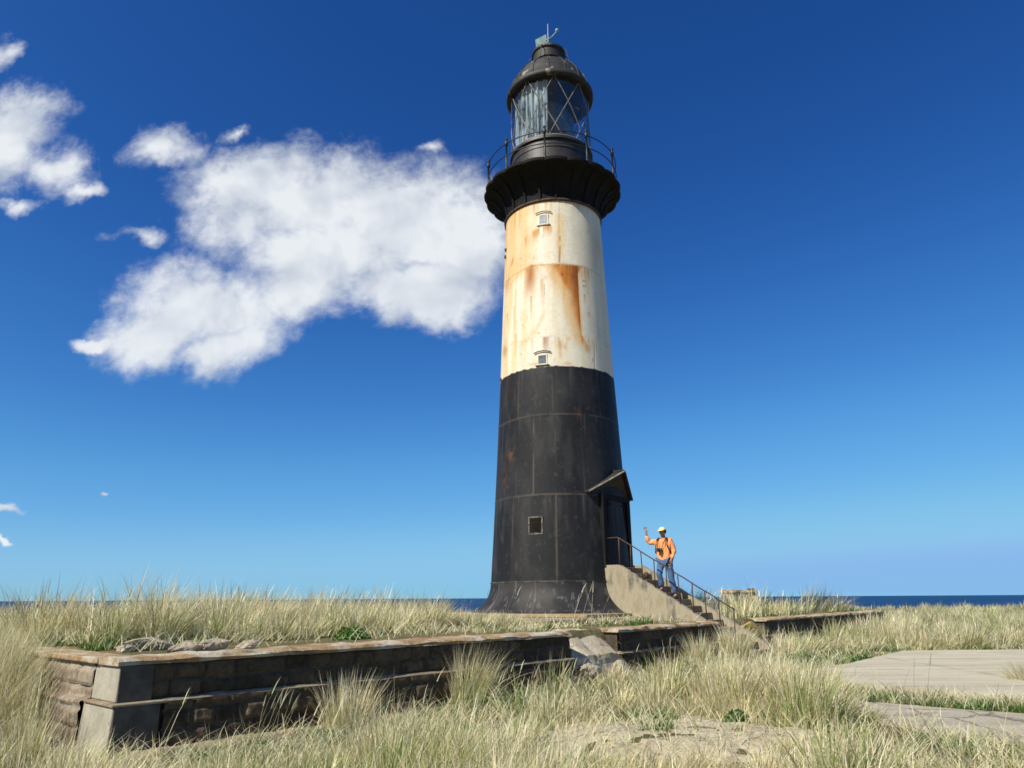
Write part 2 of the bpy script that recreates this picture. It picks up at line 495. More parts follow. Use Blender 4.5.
# ------------------------------------------------------------------ slabs on the ground
def poly_slab(name, pts, z, th, mat, label, jag=0.06, seed=1):
    """flat slab with a broken edge, real thickness"""
    edge = []
    n = len(pts)
    for i in range(n):
        a = np.array(pts[i]); b = np.array(pts[(i + 1) % n])
        m = max(2, int(np.linalg.norm(b - a) / 0.12))
        nn = np.array([-(b - a)[1], (b - a)[0]]) / np.linalg.norm(b - a)
        for k in range(m):
            t = k / m
            p = a + (b - a) * t
            p = p + nn * jag * (2 * float(fbm(p[0] * 2.2, p[1] * 2.2, seed, 4)) - 1) * 2
            edge.append(p)
    b_ = MB(); m = len(edge)
    top = [(p[0], p[1], z + 0.0) for p in edge]; bot = [(p[0], p[1], z - th) for p in edge]
    fs = [tuple(range(m))] + [(i, (i + 1) % m, m + (i + 1) % m, m + i) for i in range(m)]
    b_.add(top + bot, fs)
    return tag(b_.build(name, mat), label, 'pavement', kind='structure')


poly_slab('pavement', [(4.85, 11.95), (6.6, 10.15), (9.0, 7.5), (15.5, 12.5), (15.5, 18.4), (9.45, 18.15), (6.9, 15.2), (5.15, 13.45)], 0.325, 0.2, M['slab'],
          'pale weathered concrete slab lying among the grass', 0.05, 4)
poly_slab('pavement', [(4.4, 10.3), (6.2, 8.95), (8.2, 6.6), (6.4, 5.8), (4.75, 7.3), (4.25, 8.7)], 0.255, 0.16, M['slab_grey'],
          'broken grey concrete paving below the pale slab', 0.10, 9)

# pale sandy mound in front
sx = np.linspace(-0.6, 3.7, 130); sy = np.linspace(6.5, 10.2, 120)
SX, SY = np.meshgrid(sx, sy)
sh = sand_shape(SX, SY)
SZ = ground_z(SX, SY) + 0.012 - 0.10 * S((sh - 0.95) / 0.25) + 0.07 * (fbm(SX * 5, SY * 5, 77, 5) - 0.5)
lo_, ls_ = grid_faces(len(sy), len(sx))
so = np_mesh('sand', np.stack([SX, SY, SZ], -1).reshape(-1, 3), lo_, ls_, M['sand'], smooth=True)
tag(so, 'bare pale sandy hump', 'sand', kind='structure')


# ------------------------------------------------------------------ terrace walls
def masonry_panel(name, u0, u1, z0, z1, vb, vt, parent, seed, depth=0.06, ends=(None, None), row=0.19, tint=1.0):
    """rubble masonry face on v = vb (bottom) .. vt (top); bulging blocks with recessed joints"""
    st = 0.022
    nu = max(3, int((u1 - u0) / st)); nz = max(4, int((z1 - z0) / st))
    U, Z = np.meshgrid(np.linspace(u0, u1, nu), np.linspace(z0, z1, nz))
    Uw = U + 0.05 * (fbm(U * 4, Z * 4, seed, 3) - 0.5); Zw = Z + 0.06 * (fbm(U * 3 + 9, Z * 3, seed + 1, 3) - 0.5)
    rowi = np.floor((Zw - z0) / row)
    fr = (Zw - z0) / row - rowi
    rl = 0.26 + 0.20 * _hash(rowi, rowi * 0 + 3, seed)
    pu = Uw / rl + 5.7 * _hash(rowi, rowi * 0 + 11, seed)
    ci = np.floor(pu); fu = pu - ci
    cut = 0.28 * (_hash(ci, rowi, seed + 5) - 0.5)
    d = np.minimum(np.minimum(fr, 1 - fr) * row, np.minimum(np.abs(fu - cut), np.abs(1 - fu + cut * 0)) * rl)
    j = S(d / 0.032)
    cid = _hash(ci, rowi, seed + 9)
    rough = fbm(U * 9, Z * 9, seed + 2, 4) - 0.5
    bulge = depth * (0.75 * j + 0.55 * cid * j) + 0.035 * rough
    base = vb + (vt - vb) * (Z - z0) / (z1 - z0)
    V = base - depth + bulge
    V = V - bend(U)
    P = C2[None, None, :] + U[..., None] * W2 + V[..., None] * N2
    verts = np.concatenate([P, Z[..., None]], -1).reshape(-1, 3)
    ca = np.array([0.026, 0.018, 0.011]); cb = np.array([0.150, 0.105, 0.062]); cm = np.array([0.20, 0.16, 0.11])
    t = (0.25 + 0.75 * cid)[..., None]
    col = ca + (cb - ca) * t * (0.6 + 0.8 * fbm(U * 5, Z * 5, seed + 4, 3)[..., None])
    col = col * j[..., None] + cm * (1 - j[..., None]) * 0.8
    lich = S((fbm(U * 1.3, Z * 4, seed + 6, 4) - 0.56) / 0.12)[..., None]
    col = (col * (1 - 0.35 * lich) + np.array([0.17, 0.12, 0.07]) * 0.35 * lich) * tint
    lo, ls = grid_faces(nz, nu)
    o = np_mesh(name, verts, lo, ls, M['masonry'], parent, col.reshape(-1, 3), smooth=True)
    # solid body behind the face
    return o


def rough_beam(name, u0, u1, v0, v1, z0, z1, parent, mat, seed, jag=0.03, sec=None):
    """a long cap with uneven edges: u along, section v0..v1 x z0..z1"""
    n = max(4, int((u1 - u0) / 0.07))
    us = np.linspace(u0, u1, n)
    sec = sec or [(v0, z0), (v0, z1 - 0.02), (v0 + 0.03, z1), (0.5 * (v0 + v1), z1 + 0.01), (v1 - 0.04, z1), (v1, z1 - 0.03), (v1, z0 + 0.5 * (z1 - z0)), (v1 - 0.01, z0)]
    fine_ = len(sec) == 8 and sec[0][0] < 4.4
    if fine_:      # broken face: many more points along the section
        sec = [tuple(np.array(sec[i]) * (1 - q) + np.array(sec[(i + 1) % len(sec)]) * q) for i in range(len(sec)) for q in (0, 0.2, 0.4, 0.6, 0.8)]
    m = len(sec)
    vs = []
    for i, u in enumerate(us):
        for k, (v, z) in enumerate(sec):
            a = float(fbm(u * 2.7 + 13 * k, k * 3.1, seed, 4)) - 0.5
            b = float(fbm(u * 3.3 + 7 * k, k * 5.7 + 40, seed + 3, 4)) - 0.5
            dv = a * jag * 2.4 * (1 if k >= 4 else 0.3); dz = b * jag * (1.5 if 1 <= k <= 5 else 0.3)
            if fine_:
                h_ = float(fbm(u * 3.1, v * 3.1 + z * 4, seed, 5)) - 0.5
                dv = h_ * 0.14; dz = h_ * 0.16
            vs.append(uvz(u, v + dv, z + dz))
    fs = []
    for i in range(n - 1):
        for k in range(m):
            k2 = (k + 1) % m
            fs.append((i * m + k, i * m + k2, (i + 1) * m + k2, (i + 1) * m + k))
    fs.append(tuple(range(m))); fs.append(tuple((n - 1) * m + k for k in reversed(range(m))))
    b_ = MB(); b_.add(vs, fs)
    return b_.build(name, mat, parent)


AX, AY, AZ = (W2[0], W2[1], 0), (N2[0], N2[1], 0), (0, 0, 1)
O3 = (C2[0], C2[1], 0)
Z_LEDGE = 0.585
COP = 0.06


def wall_core(u0, u1, parent, zb=-0.25):
    b_ = MB()
    b_.frame_box(O3, AX, AY, AZ, u0, u1, V_WALL - 0.48, V_WALL - 0.06, zb, 1.0 - COP)
    b_.frame_box(O3, AX, AY, AZ, u0 + 0.01, u1 - 0.01, V_WALL - 0.3, V_WALL + 0.03, zb, Z_LEDGE - 0.03)
    return b_.build('core', M['core'], parent)


def terrace_wall(label, u0, u1, seed, quoin=False, tint=1.0, zb=-0.1):
    t = thing('retaining_wall', label, 'wall', uvz(0.5 * (u0 + u1), V_WALL, 0), 'terrace walls')
    us = u0 + (0.33 if quoin else 0.0)
    masonry_panel('upper_course', us, u1, Z_LEDGE - 0.01, 1.0 - COP + 0.01, V_WALL, V_WALL - 0.02, t, seed, tint=tint)
    masonry_panel('lower_course', u0 + (0.45 if quoin else 0), u1, zb, Z_LEDGE - 0.02, V_WALL + 0.20, V_WALL + 0.09, t, seed + 20, tint=tint)
    wall_core(u0 + 0.02, u1 - 0.02, t)
    rough_beam('coping', u0 - 0.03, u1 + (0.0 if quoin else 0.02), V_WALL - 0.50, V_WALL + 0.015, 1.0 - COP, 1.012, t, M['coping'], seed + 3, 0.05)
    rough_beam('ledge', u0 + (0.45 if quoin else 0), u1, V_WALL - 0.1, V_WALL + 0.085, Z_LEDGE - 0.035, Z_LEDGE, t, M['ledge'], seed + 5, 0.022)
    return t


w1 = terrace_wall('long dark rubble stone terrace wall with a grey corner, below the platform grass', U_LEFT, -6.95, 11, True)
# corner blocks and the end return of the long wall
for (z0, z1, va, ua) in ((Z_LEDGE + 0.003, 1.0 - COP - 0.003, 0.0, 0.0), (-0.1, Z_LEDGE - 0.03, 0.13, 0.07)):
    b_ = MB()
    flare = 0.03 if z0 < 0.2 else 0.01
    v1 = V_WALL + va; u0 = U_LEFT - ua
    q = [uvz(u0 - flare, v1 + flare, z0), uvz(U_LEFT + 0.33 + (0.05 if z0 < 0.2 else 0), v1 + flare, z0), uvz(U_LEFT + 0.33 + (0.05 if z0 < 0.2 else 0), V_WALL - 0.62, z0), uvz(u0 - flare, V_WALL - 0.62, z0),
         uvz(u0, v1, z1), uvz(U_LEFT + 0.33 + (0.05 if z0 < 0.2 else 0), v1, z1), uvz(U_LEFT + 0.33 + (0.05 if z0 < 0.2 else 0), V_WALL - 0.62, z1), uvz(u0, V_WALL - 0.62, z1)]
    b_.add(q, [(0, 1, 2, 3), (4, 5, 6, 7), (0, 1, 5, 4), (1, 2, 6, 5), (2, 3, 7, 6), (3, 0, 4, 7)])
    b_.build('corner_block', M['quoin'], w1, bevel=0.012)
b_ = MB()
b_.frame_box(O3, AX, AY, AZ, U_LEFT - 0.09, U_LEFT + 0.46, V_WALL - 0.60, V_WALL + 0.15, Z_LEDGE - 0.028, Z_LEDGE)
b_.build('corner_ledge', M['ledge'], w1, bevel=0.01)
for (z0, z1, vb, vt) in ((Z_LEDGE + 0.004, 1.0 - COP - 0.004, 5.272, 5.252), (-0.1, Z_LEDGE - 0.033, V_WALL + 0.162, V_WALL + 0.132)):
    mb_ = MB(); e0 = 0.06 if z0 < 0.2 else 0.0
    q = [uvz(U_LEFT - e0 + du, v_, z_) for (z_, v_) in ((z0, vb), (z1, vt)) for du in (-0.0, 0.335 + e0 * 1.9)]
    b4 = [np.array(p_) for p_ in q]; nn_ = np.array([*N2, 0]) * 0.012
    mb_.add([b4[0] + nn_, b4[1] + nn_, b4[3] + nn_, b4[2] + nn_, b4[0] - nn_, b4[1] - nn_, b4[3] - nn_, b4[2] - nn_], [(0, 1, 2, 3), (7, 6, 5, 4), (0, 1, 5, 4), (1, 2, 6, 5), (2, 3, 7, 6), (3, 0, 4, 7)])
    mb_.build('shade_slab', M['corner_shade'], w1)  # thin dark sheets added over the pale corner blocks to paint in their shade
# return wall face (faces -u): build by swapping axes
b_ = MB()
nv_, nz_ = 70, 40
vv, zz = np.meshgrid(np.linspace(V_WALL - 3.2, V_WALL - 0.62, nv_), np.linspace(-0.1, 1.0 - COP, nz_))
ri = np.floor((zz + 0.1) / 0.2); fr = (zz + 0.1) / 0.2 - ri
pu = vv / 0.36 + 5 * _hash(ri, ri * 0 + 2, 61); cu = np.floor(pu); fu = pu - cu
jj = S(np.minimum(np.minimum(fr, 1 - fr) * 0.2, np.minimum(fu, 1 - fu) * 0.36) / 0.03)
cid = _hash(cu, ri, 67)
uu = U_LEFT + 0.02 - 0.05 * jj * (0.6 + 0.5 * cid) - 0.03 * (fbm(vv * 8, zz * 8, 70, 4) - 0.5) - 0.10 * (zz < Z_LEDGE)
PP = C2 + uu[..., None] * W2 + (vv - bend(uu))[..., None] * N2
colr = np.where(jj[..., None] > 0.5, np.array([0.27, 0.205, 0.145]) + cid[..., None] * np.array([0.12, 0.115, 0.09]), np.array([0.36, 0.32, 0.25]))
lo_, ls_ = grid_faces(nz_, nv_)
np_mesh('end_face', np.concatenate([PP, zz[..., None]], -1).reshape(-1, 3), lo_, ls_, M['masonry'], w1, colr.reshape(-1, 3), smooth=True)
b_ = MB()
b_.frame_box(O3, AX, AY, AZ, U_LEFT - 0.05, U_LEFT + 0.33, V_WALL - 3.2, V_WALL - 0.505, 1.0 - COP, 1.005)
b_.frame_box(O3, AX, AY, AZ, U_LEFT + 0.03, U_LEFT + 0.34, V_WALL - 3.2, V_WALL - 0.64, -0.2, 1.0 - COP - 0.002)
b_.build('end_coping', M['coping'], w1, bevel=0.015)
rough_beam('footing', U_LEFT + 0.1, -9.0, V_WALL + 0.15, V_WALL + 0.42, 0.0, 0.13, w1, M['ledge'], 47, 0.05)

w2 = terrace_wall('short broken stretch of dark terrace wall between the pale gap and the steps', -5.35, -0.80, 31)
b_ = MB()
b_.frame_box(O3, AX, AY, AZ, -0.86, -0.775, V_WALL - 0.5, V_WALL - 0.02, -0.1, 1.0 - COP)
b_.frame_box(O3, AX, AY, AZ, -0.86, -0.74, V_WALL - 0.1, V_WALL + 0.12, -0.1, Z_LEDGE - 0.03)
b_.build('end_block', M['quoin'], w2, bevel=0.02)
rough_beam('footing', -4.0, -0.72, V_WALL + 0.12, V_WALL + 0.5, 0.1, 0.27, w2, M['ledge'], 49, 0.05)
w3 = terrace_wall('low dark terrace wall with reddish coping, far side of the steps', 2.3, U_RIGHT, 51, tint=1.25)

# ------------------------------------------------------------------ plinth of the tower
pl = thing('stone_plinth', 'mossy yellowish stone plinth under the tower', 'plinth', (C2[0], C2[1], 1.0))
b_ = MB()
b_.frame_box(O3, AX, AY, AZ, -5.2, 3.1, -3.1, 3.02, 0.85, 1.115)
b_.build('lower_slab', M['plinth'], pl, bevel=0.03)
b_ = MB()
b_.frame_box(O3, AX, AY, AZ, -2.85, 2.85, -2.85, 2.80, 1.117, 1.20)
b_.build('upper_slab', M['plinth'], pl, bevel=0.02)

# ------------------------------------------------------------------ lighthouse
LH = thing('lighthouse', 'tall black and rust streaked white iron lighthouse with black lantern', 'lighthouse', (C2[0], C2[1], 1.2))
cx, cy = float(C2[0]), float(C2[1])
ZK = [1.2, 2.05, 5.03, 8.33, 14.26]; RK = [2.45, 2.15, 2.0, 1.86, 1.65]


def Rz(z): return np.interp(z, ZK, RK)


ZB, ZT = 8.33, 14.26
NC = 620


def shell(name, z0, z1, dz, colfn, parent):
    nr = int((z1 - z0) / dz)
    ph, zz = np.meshgrid(np.linspace(-180, 180, NC, endpoint=False), np.linspace(z0, z1, nr))
    r = Rz(zz)
    col, dr = colfn(ph, zz)
    P = cyl_np(ph, r + dr, zz)
    lo, ls = grid_faces(nr, NC, wrap=True)
    return np_mesh(name, P.reshape(-1, 3), lo, ls, M['paint_shell'], parent, col.reshape(-1, 3), smooth=True)


def blend(col, c, a):
    a = np.clip(a, 0, 1)[..., None]
    return col * (1 - a) + np.array(c) * a


def line(ph, zz, pts, w, seed=0, vert=True):
    """mask of a thin seam through points (phi, z); w in metres"""
    s = np.radians(ph) * 1.85
    m = np.zeros_like(ph)
    for (p0, z0), (p1, z1) in zip(pts[:-1], pts[1:]):
        a = np.array([math.radians(p0) * 1.85, z0]); b = np.array([math.radians(p1) * 1.85, z1])
        d = b - a; l2 = d @ d
        t = np.clip(((s - a[0]) * d[0] + (zz - a[1]) * d[1]) / l2, 0, 1)
        dist = np.hypot(s - a[0] - t * d[0], zz - a[1] - t * d[1])
        m = np.maximum(m, 1 - S(dist / w))
    return m


def white_col(ph, zz):
    s = np.radians(ph) * 1.75
    front = S((120 - np.abs(ph)) / 60)
    col = np.zeros(ph.shape + (3,)) + np.array([0.80, 0.75, 0.60])
    # faint grime, dry brush variation in vertical strokes
    vs = fbm(s * 7, zz * 0.7, 5, 4)
    col = blend(col, (0.72, 0.65, 0.47), 0.55 * S((vs - 0.42) / 0.3))
    col = blend(col, (0.60, 0.57, 0.48), 0.35 * S((fbm(s * 3, zz * 2.0, 6, 4) - 0.55) / 0.2))
    st = fbm(s * 10, zz * 0.55, 12, 4)
    wob = 6 * (fbm(s * 2.2, zz * 1.4, 15, 4) - 0.5)
    # yellow wash on the weather side
    wash = S((-ph - 12 + wob * 2) / 22) * S((zz - 11.3 + 0.5 * (st - 0.5)) / 0.5) * (0.25 + 0.9 * st)
    col = blend(col, (0.72, 0.42, 0.11), 0.95 * wash)
    low = S((-ph - 18 + wob * 2) / 30) * S((11.7 - zz) / 0.4) * S((st - 0.45) / 0.25)
    col = blend(col, (0.74, 0.48, 0.17), 0.65 * low)
    col = blend(col, (0.80, 0.66, 0.40), 0.35 * S((14.0 - zz) / 1.5) * S((st - 0.5) / 0.2) * front)
    # band of stain falling away from the sill of the upper window
    zc = np.interp(ph, [-60, -48, -26, -14, -4, 4], [12.0, 12.6, 13.02, 13.18, 13.2, 12.9])
    dsk = (zc - zz) + 0.16 * (fbm(s * 4, zz * 3, 18, 3) - 0.5)
    band = S((dsk + 0.12) / 0.12) * (1 - S(dsk / (0.45 + 0.012 * np.maximum(0, -ph - 14)))) * S((6 - ph) / 6) * S((ph + 66) / 12)
    col = blend(col, (0.58, 0.25, 0.045), 0.95 * band * S((st - 0.36) / 0.26) * S((fbm(s * 4, zz * 2, 191, 4) - 0.34) / 0.25))
    # top: rust under the gallery
    col = blend(col, (0.55, 0.28, 0.08), 0.7 * (1 - S((ZT - zz - 0.05 - 0.10 * st) / 0.12)) * front)
    dr_ = S((st - 0.56) / 0.14) * (1 - S((ZT - zz - 0.1) / 1.2))
    col = blend(col, (0.74, 0.48, 0.18), 0.5 * dr_ * S((20 - ph) / 30))
    # streak beside the vertical seam in the upper tier
    c1 = np.interp(zz, [11.7, 13.7], [5.3, 8.3])
    d = ph + wob * 0.25 - c1
    tier = S((zz - 11.75) / 0.15) * S((13.75 - zz) / 0.25)
    col = blend(col, (0.76, 0.46, 0.15), 0.75 * np.exp(-(d / 4.6) ** 2) * tier * S((zz - 11.5) / 1.2) * (0.5 + 0.6 * st))
    col = blend(col, (0.28, 0.14, 0.05), 0.9 * np.exp(-((d - 0.3) / 0.8) ** 2) * tier * S((fbm(zz * 2.3, zz * 0 + 3, 44, 3) - 0.36) / 0.2))
    # the big rust run
    Zr = [8.85, 9.0, 9.3, 9.8, 10.4, 11.0, 11.4, 11.75]
    Lb = np.interp(zz, Zr, [28, 26.5, 23, 18.0, 12.5, 7.0, 1.5, -5]) + wob * 1.1 + 5 * (fbm(s * 9, zz * 2.5, 29, 4) - 0.5)
    Rb = np.interp(zz, [8.85, 9.0, 9.2, 9.4, 11.5, 11.65, 11.78], [29, 31, 29, 25.3, 25.2, 27, 31])
    inside = S((ph - Lb) / 9.0) * (1 - S((ph - Rb) / 0.9)) * S((zz - 8.85) / 0.25) * (1 - S((zz - 11.76) / 0.05))
    deep = S((ph - Lb - 2) / (Rb - Lb + 1.0)) * (0.55 + 0.5 * S((zz - 9.2) / 2.2))
    halo = S((ph - Lb + 13) / 14) * (1 - S((ph - Rb - 0.5) / 2.5)) * S((zz - 8.8) / 0.5) * (1 - S((zz - 11.78) / 0.06))
    col = blend(col, (0.70, 0.40, 0.11), 0.85 * halo * (0.55 + 0.6 * st))
    col = blend(col, (0.58, 0.205, 0.025), 1.0 * inside * (0.70 + 0.6 * st))
    col = blend(col, (0.27, 0.065, 0.010), 1.0 * inside * deep ** 1.1 * S((fbm(s * 6, zz * 1.6, 23, 4) - 0.25) / 0.35))
    col = blend(col, (0.16, 0.07, 0.025), 0.75 * inside * S((fbm(s * 8, zz * 5, 24, 4) - 0.6) / 0.1) * S((zz - 11.0) / 0.6))
    # second run right of it, small dribbles at the seam's foot
    col = blend(col, (0.70, 0.44, 0.16), 0.7 * np.exp(-((ph - 30) / 3) ** 2) * S((zz - 11.1) / 0.5) * (1 - S((zz - 11.78) / 0.05)))
    col = blend(col, (0.62, 0.34, 0.12), 0.8 * np.exp(-((ph - 32 + wob * .3) / 3.5) ** 2 - ((zz - 8.98) / 0.16) ** 2))
    # left lobe
    top = 11.86 - 0.012 * np.abs(ph + 25) ** 1.35 * 0.35
    lob = np.exp(-((ph + 25 + 2.2 * (11.8 - zz)) / (6.0 + 2.0 * (11.8 - zz))) ** 2) * (1 - S((zz - top) / 0.05)) * S((zz - 10.45) / 1.1)
    col = blend(col, (0.40, 0.15, 0.03), 1.1 * lob * (0.6 + 0.55 * st))
    arc = np.exp(-((zz - (11.83 - 0.00035 * (ph + 22) ** 2)) / 0.05) ** 2) * S((ph + 60) / 8) * S((2 - ph) / 6)
    col = blend(col, (0.60, 0.34, 0.12), 0.7 * arc * S((fbm(s * 5, zz * 2, 27, 3) - 0.3) / 0.3))
    # sloping stain at mid height
    zc2 = np.interp(ph, [-45, -20, -10, -6], [9.0, 9.6, 10.2, 10.4])
    b2 = np.exp(-((zz - zc2 + 0.05) / 0.16) ** 2) * S((ph + 40) / 12) * S((-8 - ph) / 4)
    col = blend(col, (0.70, 0.45, 0.18), 0.5 * b2)
    # small rust marks
    for (p0, z0, wp, wz, a) in ((-66, 9.25, 6, 0.22, 0.8), (3.8, 9.02, 2.2, 0.17, 0.75), (3.6, 8.72, 1.6, 0.2, 0.5), (8.5, 8.95, 2.0, 0.1, 0.5), (-9.5, 11.35, 3, 0.10, 0.35),
                                (37.5, 8.62, 1.0, 0.07, 0.8), (62, 12.9, 7, 0.7, 0.35), (-20, 8.45, 8, 0.06, 0.5), (10, 8.4, 5, 0.05, 0.45), (-62, 11.6, 4, 0.3, 0.6), (36, 11.4, 3, 0.5, 0.35), (44, 13.2, 1.0, 0.1, 0.5)):
        col = blend(col, (0.48, 0.24, 0.07), a * np.exp(-((ph - p0 + wob * .2) / wp) ** 2 - ((zz - z0) / wz) ** 2))
    # thin runs of rust that start at the plate seams, bolts and the gallery
    rs_ = np.random.default_rng(19)
    for _ in range(130):
        p0 = rs_.uniform(-75, 45) if rs_.random() < 0.72 else rs_.uniform(-180, 180)
        zt = rs_.choice([11.78, 11.78, 14.2, 14.2, 9.3, rs_.uniform(8.8, 14.0)])
        ln_ = rs_.uniform(0.12, 1.3) * (0.55 if p0 > 5 else 1.0); w_ = rs_.uniform(0.012, 0.05) / 1.75 * 57.3
        dq = (zt - zz)
        mk = np.exp(-((ph - p0 + wob * 0.12) / (w_ * (1 + 0.5 * dq))) ** 2) * (dq > 0) * (1 - S(dq / ln_))
        c_ = [(0.52, 0.24, 0.05), (0.34, 0.13, 0.03), (0.68, 0.40, 0.13)][rs_.integers(3)]
        col = blend(col, c_, rs_.uniform(0.25, 0.75) * mk)
    spk = S((fbm(s * 22, zz * 22, 193, 3) - 0.70) / 0.05) * S((fbm(s * 2, zz * 2, 194, 3) - 0.45) / 0.15)
    col = blend(col, (0.40, 0.20, 0.07), 0.55 * spk * S((30 - ph) / 30))
    # plate seams
    seam = np.zeros_like(ph)
    ws1 = [(-180, 11.80), (-62, 11.72), (-26, 11.80), (-5, 11.78), (30, 11.80), (60, 11.72), (180, 11.8)]
    seam = np.maximum(seam, 0.55 * line(ph, zz, ws1, 0.028))
    seam = np.maximum(seam, 0.35 * line(ph, zz, [(-180, 9.30), (180, 9.30)], 0.025))
    for pts, a in (([(8.3, 14.2), (5.3, 11.78)], 0.5), ([(-10.3, 11.1), (-10.6, 10.2)], 0.75), ([(25.2, 11.75), (25, 9.6)], 0.8), ([(25.2, 9.6), (28, 9.1)], 0.7), ([(41, 9.25), (39.3, 8.33)], 0.5),
                   ([(4, 9.26), (4, 9.05)], 0.7), ([(-45, 11.8), (-45, 9.3)], 0.35), ([(60, 11.75), (58, 9.3)], 0.35), ([(-38, 14.2), (-38, 11.8)], 0.3), ([(50, 14.2), (50, 11.8)], 0.3),
                   ([(-32, 9.3), (-32, 8.33)], 0.35), ([(100, 11.8), (100, 9.3)], 0.4), ([(-100, 14.2), (-100, 8.33)], 0.4), ([(150, 14.2), (150, 8.33)], 0.4)):
        seam = np.maximum(seam, a * line(ph, zz, pts, 0.024))
    brk = S((fbm(s * 3, zz * 3, 33, 3) - 0.3) / 0.3)
    col = blend(col, (0.25, 0.15, 0.07), 0.8 * seam * brk)
    # bolts of the small fitting
    for dp, dzz in ((-1.2, 0.09), (1.2, 0.09), (-1.2, -0.09), (1.2, -0.09)):
        col = blend(col, (0.2, 0.16, 0.1), 0.8 * (np.hypot((ph - 32.6 - dp) * 0.031, zz - 11.2 - dzz) < 0.03))
    # scuffed black paint creeping over the lower edge
    e = ZB + 0.05 * (fbm(s * 8, zz * 0 + 1, 36, 3) - 0.42)
    col = blend(col, (0.025, 0.022, 0.02), S((e - zz) / 0.02))
    dr = -0.012 * seam + 0.006 * (fbm(s * 1.5, zz * 1.2, 38, 3) - 0.5)
    return np.clip(col, 0.005, 0.9), dr


def seams_black(ph, zz):
    m = np.zeros_like(ph)
    for pts, a in (([(-180, 4.42), (180, 4.42)], 0.9), ([(-180, 7.22), (-66, 6.76), (-25, 6.80), (180, 6.80)], 0.7),
                   ([(-42, 4.42), (-42, 2.05)], 0.55), ([(-3, 4.42), (-3.5, 2.05)], 0.9), ([(38, 4.42), (38, 2.05)], 0.5), ([(-78, 4.42), (-78, 2.05)], 0.5),
                   ([(-22, 6.80), (-22, 4.42)], 1.0), ([(21, 6.80), (21, 4.42)], 0.45), ([(62, 6.80), (62, 4.42)], 0.45), ([(-62, 6.80), (-62, 4.42)], 0.5),
                   ([(-39, 8.33), (-39, 6.80)], 0.5), ([(-4, 8.33), (-4, 6.80)], 0.35), ([(42, 8.33), (42, 6.80)], 0.5),
                   ([(110, 8.33), (110, 4.42)], 0.6), ([(160, 6.80), (160, 2.05)], 0.6), ([(-130, 8.33), (-130, 2.05)], 0.6)):
        m = np.maximum(m, a * line(ph, zz, pts, 0.042))
    return m


def black_col(ph, zz):
    s = np.radians(ph) * 2.0
    col = np.zeros(ph.shape + (3,)) + np.array([0.0105, 0.0115, 0.0135])
    col = blend(col, (0.028, 0.028, 0.029), 0.8 * S((fbm(s * 1.1, zz * 0.9, 51, 5) - 0.42) / 0.3))
    col = blend(col, (0.042, 0.041, 0.040), 0.5 * S((fbm(s * 4, zz * 1.2, 52, 5) - 0.54) / 0.25))
    col = blend(col, (0.07, 0.066, 0.064), 0.35 * S((fbm(s * 7, zz * 4, 58, 5) - 0.68) / 0.15))
    left = S((-ph - 25) / 35)
    col = blend(col, (0.085, 0.05, 0.026), 0.14 * left * S((fbm(s * 3, zz * 0.6, 53, 4) - 0.44) / 0.2))
    wob = 8 * (fbm(s * 3, zz * 3, 54, 4) - 0.5)
    for (p0, z0, wp, wz, a) in ((-45, 5.75, 4, 0.22, 0.6), (17.6, 6.85, 2.0, 0.2, 0.3), (-55, 5.0, 5, 0.4, 0.25)):
        col = blend(col, (0.17, 0.075, 0.03), a * np.exp(-((ph - p0 + wob) / wp) ** 2 - ((zz - z0) / wz) ** 2) * S((fbm(s * 6, zz * 6, 55, 3) - 0.3) / 0.3))
    rs_ = np.random.default_rng(23)
    for _ in range(110):
        p0 = rs_.uniform(-95, 95); zt = rs_.choice([8.3, 6.80, 4.42, 4.42, rs_.uniform(3, 8)])
        ln_ = rs_.uniform(0.15, 1.6); w_ = rs_.uniform(0.012, 0.05) / 2.0 * 57.3
        dq = zt - zz
        mk = np.exp(-((ph - p0 + wob * 0.1) / (w_ * (1 + 0.4 * dq))) ** 2) * (dq > 0) * (1 - S(dq / ln_))
        col = blend(col, [(0.075, 0.073, 0.072), (0.060, 0.046, 0.036), (0.05, 0.05, 0.052)][rs_.integers(3)], rs_.uniform(0.15, 0.6) * mk)
    sm = seams_black(ph, zz) * (0.15 + 0.95 * S((fbm(s * 2.2, zz * 2.2, 56, 4) - 0.36) / 0.25))
    col = blend(col, (0.125, 0.10, 0.078), 0.60 * sm)
    bolts = S((fbm(s * 14, zz * 14, 57, 2) - 0.74) / 0.06)
    col = blend(col, (0.10, 0.09, 0.08), 0.2 * bolts)
    dr = 0.008 * seams_black(ph, zz) + 0.006 * (fbm(s * 1.5, zz * 1.2, 59, 3) - 0.5)
    return col, dr


shell('white_shell', ZB - 0.03, ZT + 0.05, 0.025, white_col, LH)
shell('black_shell', 2.03, ZB - 0.028, 0.025, black_col, LH)

# flared foot
nr = 60
zz1 = np.linspace(1.2, 2.06, nr)
ph, zz = np.meshgrid(np.linspace(-180, 180, NC, endpoint=False), zz1)
tt = (zz - 1.2) / 0.86
r = 2.16 + 0.52 * (1 - tt) ** 2.5 + 0.03 * S((0.05 - tt) / 0.03) + 0.018 * S((tt - 0.97) / 0.02)
col, dr = black_col(ph, zz + 3)
s_ = np.radians(ph) * 2.2
col = np.zeros_like(col) + np.array([0.020, 0.020, 0.022])
col = blend(col, (0.045, 0.042, 0.040), S((fbm(s_ * 2, zz * 2, 81, 5) - 0.42) / 0.25))
col = blend(col, (0.11, 0.105, 0.10), 0.7 * S((fbm(s_ * 10, zz * 5, 82, 4) - 0.68) / 0.08))
sm = np.zeros_like(ph)
for p0 in range(-168, 180, 37):
    sm = np.maximum(sm, line(ph, zz, [(p0, 2.05), (p0 + 1.5, 1.2)], 0.045))
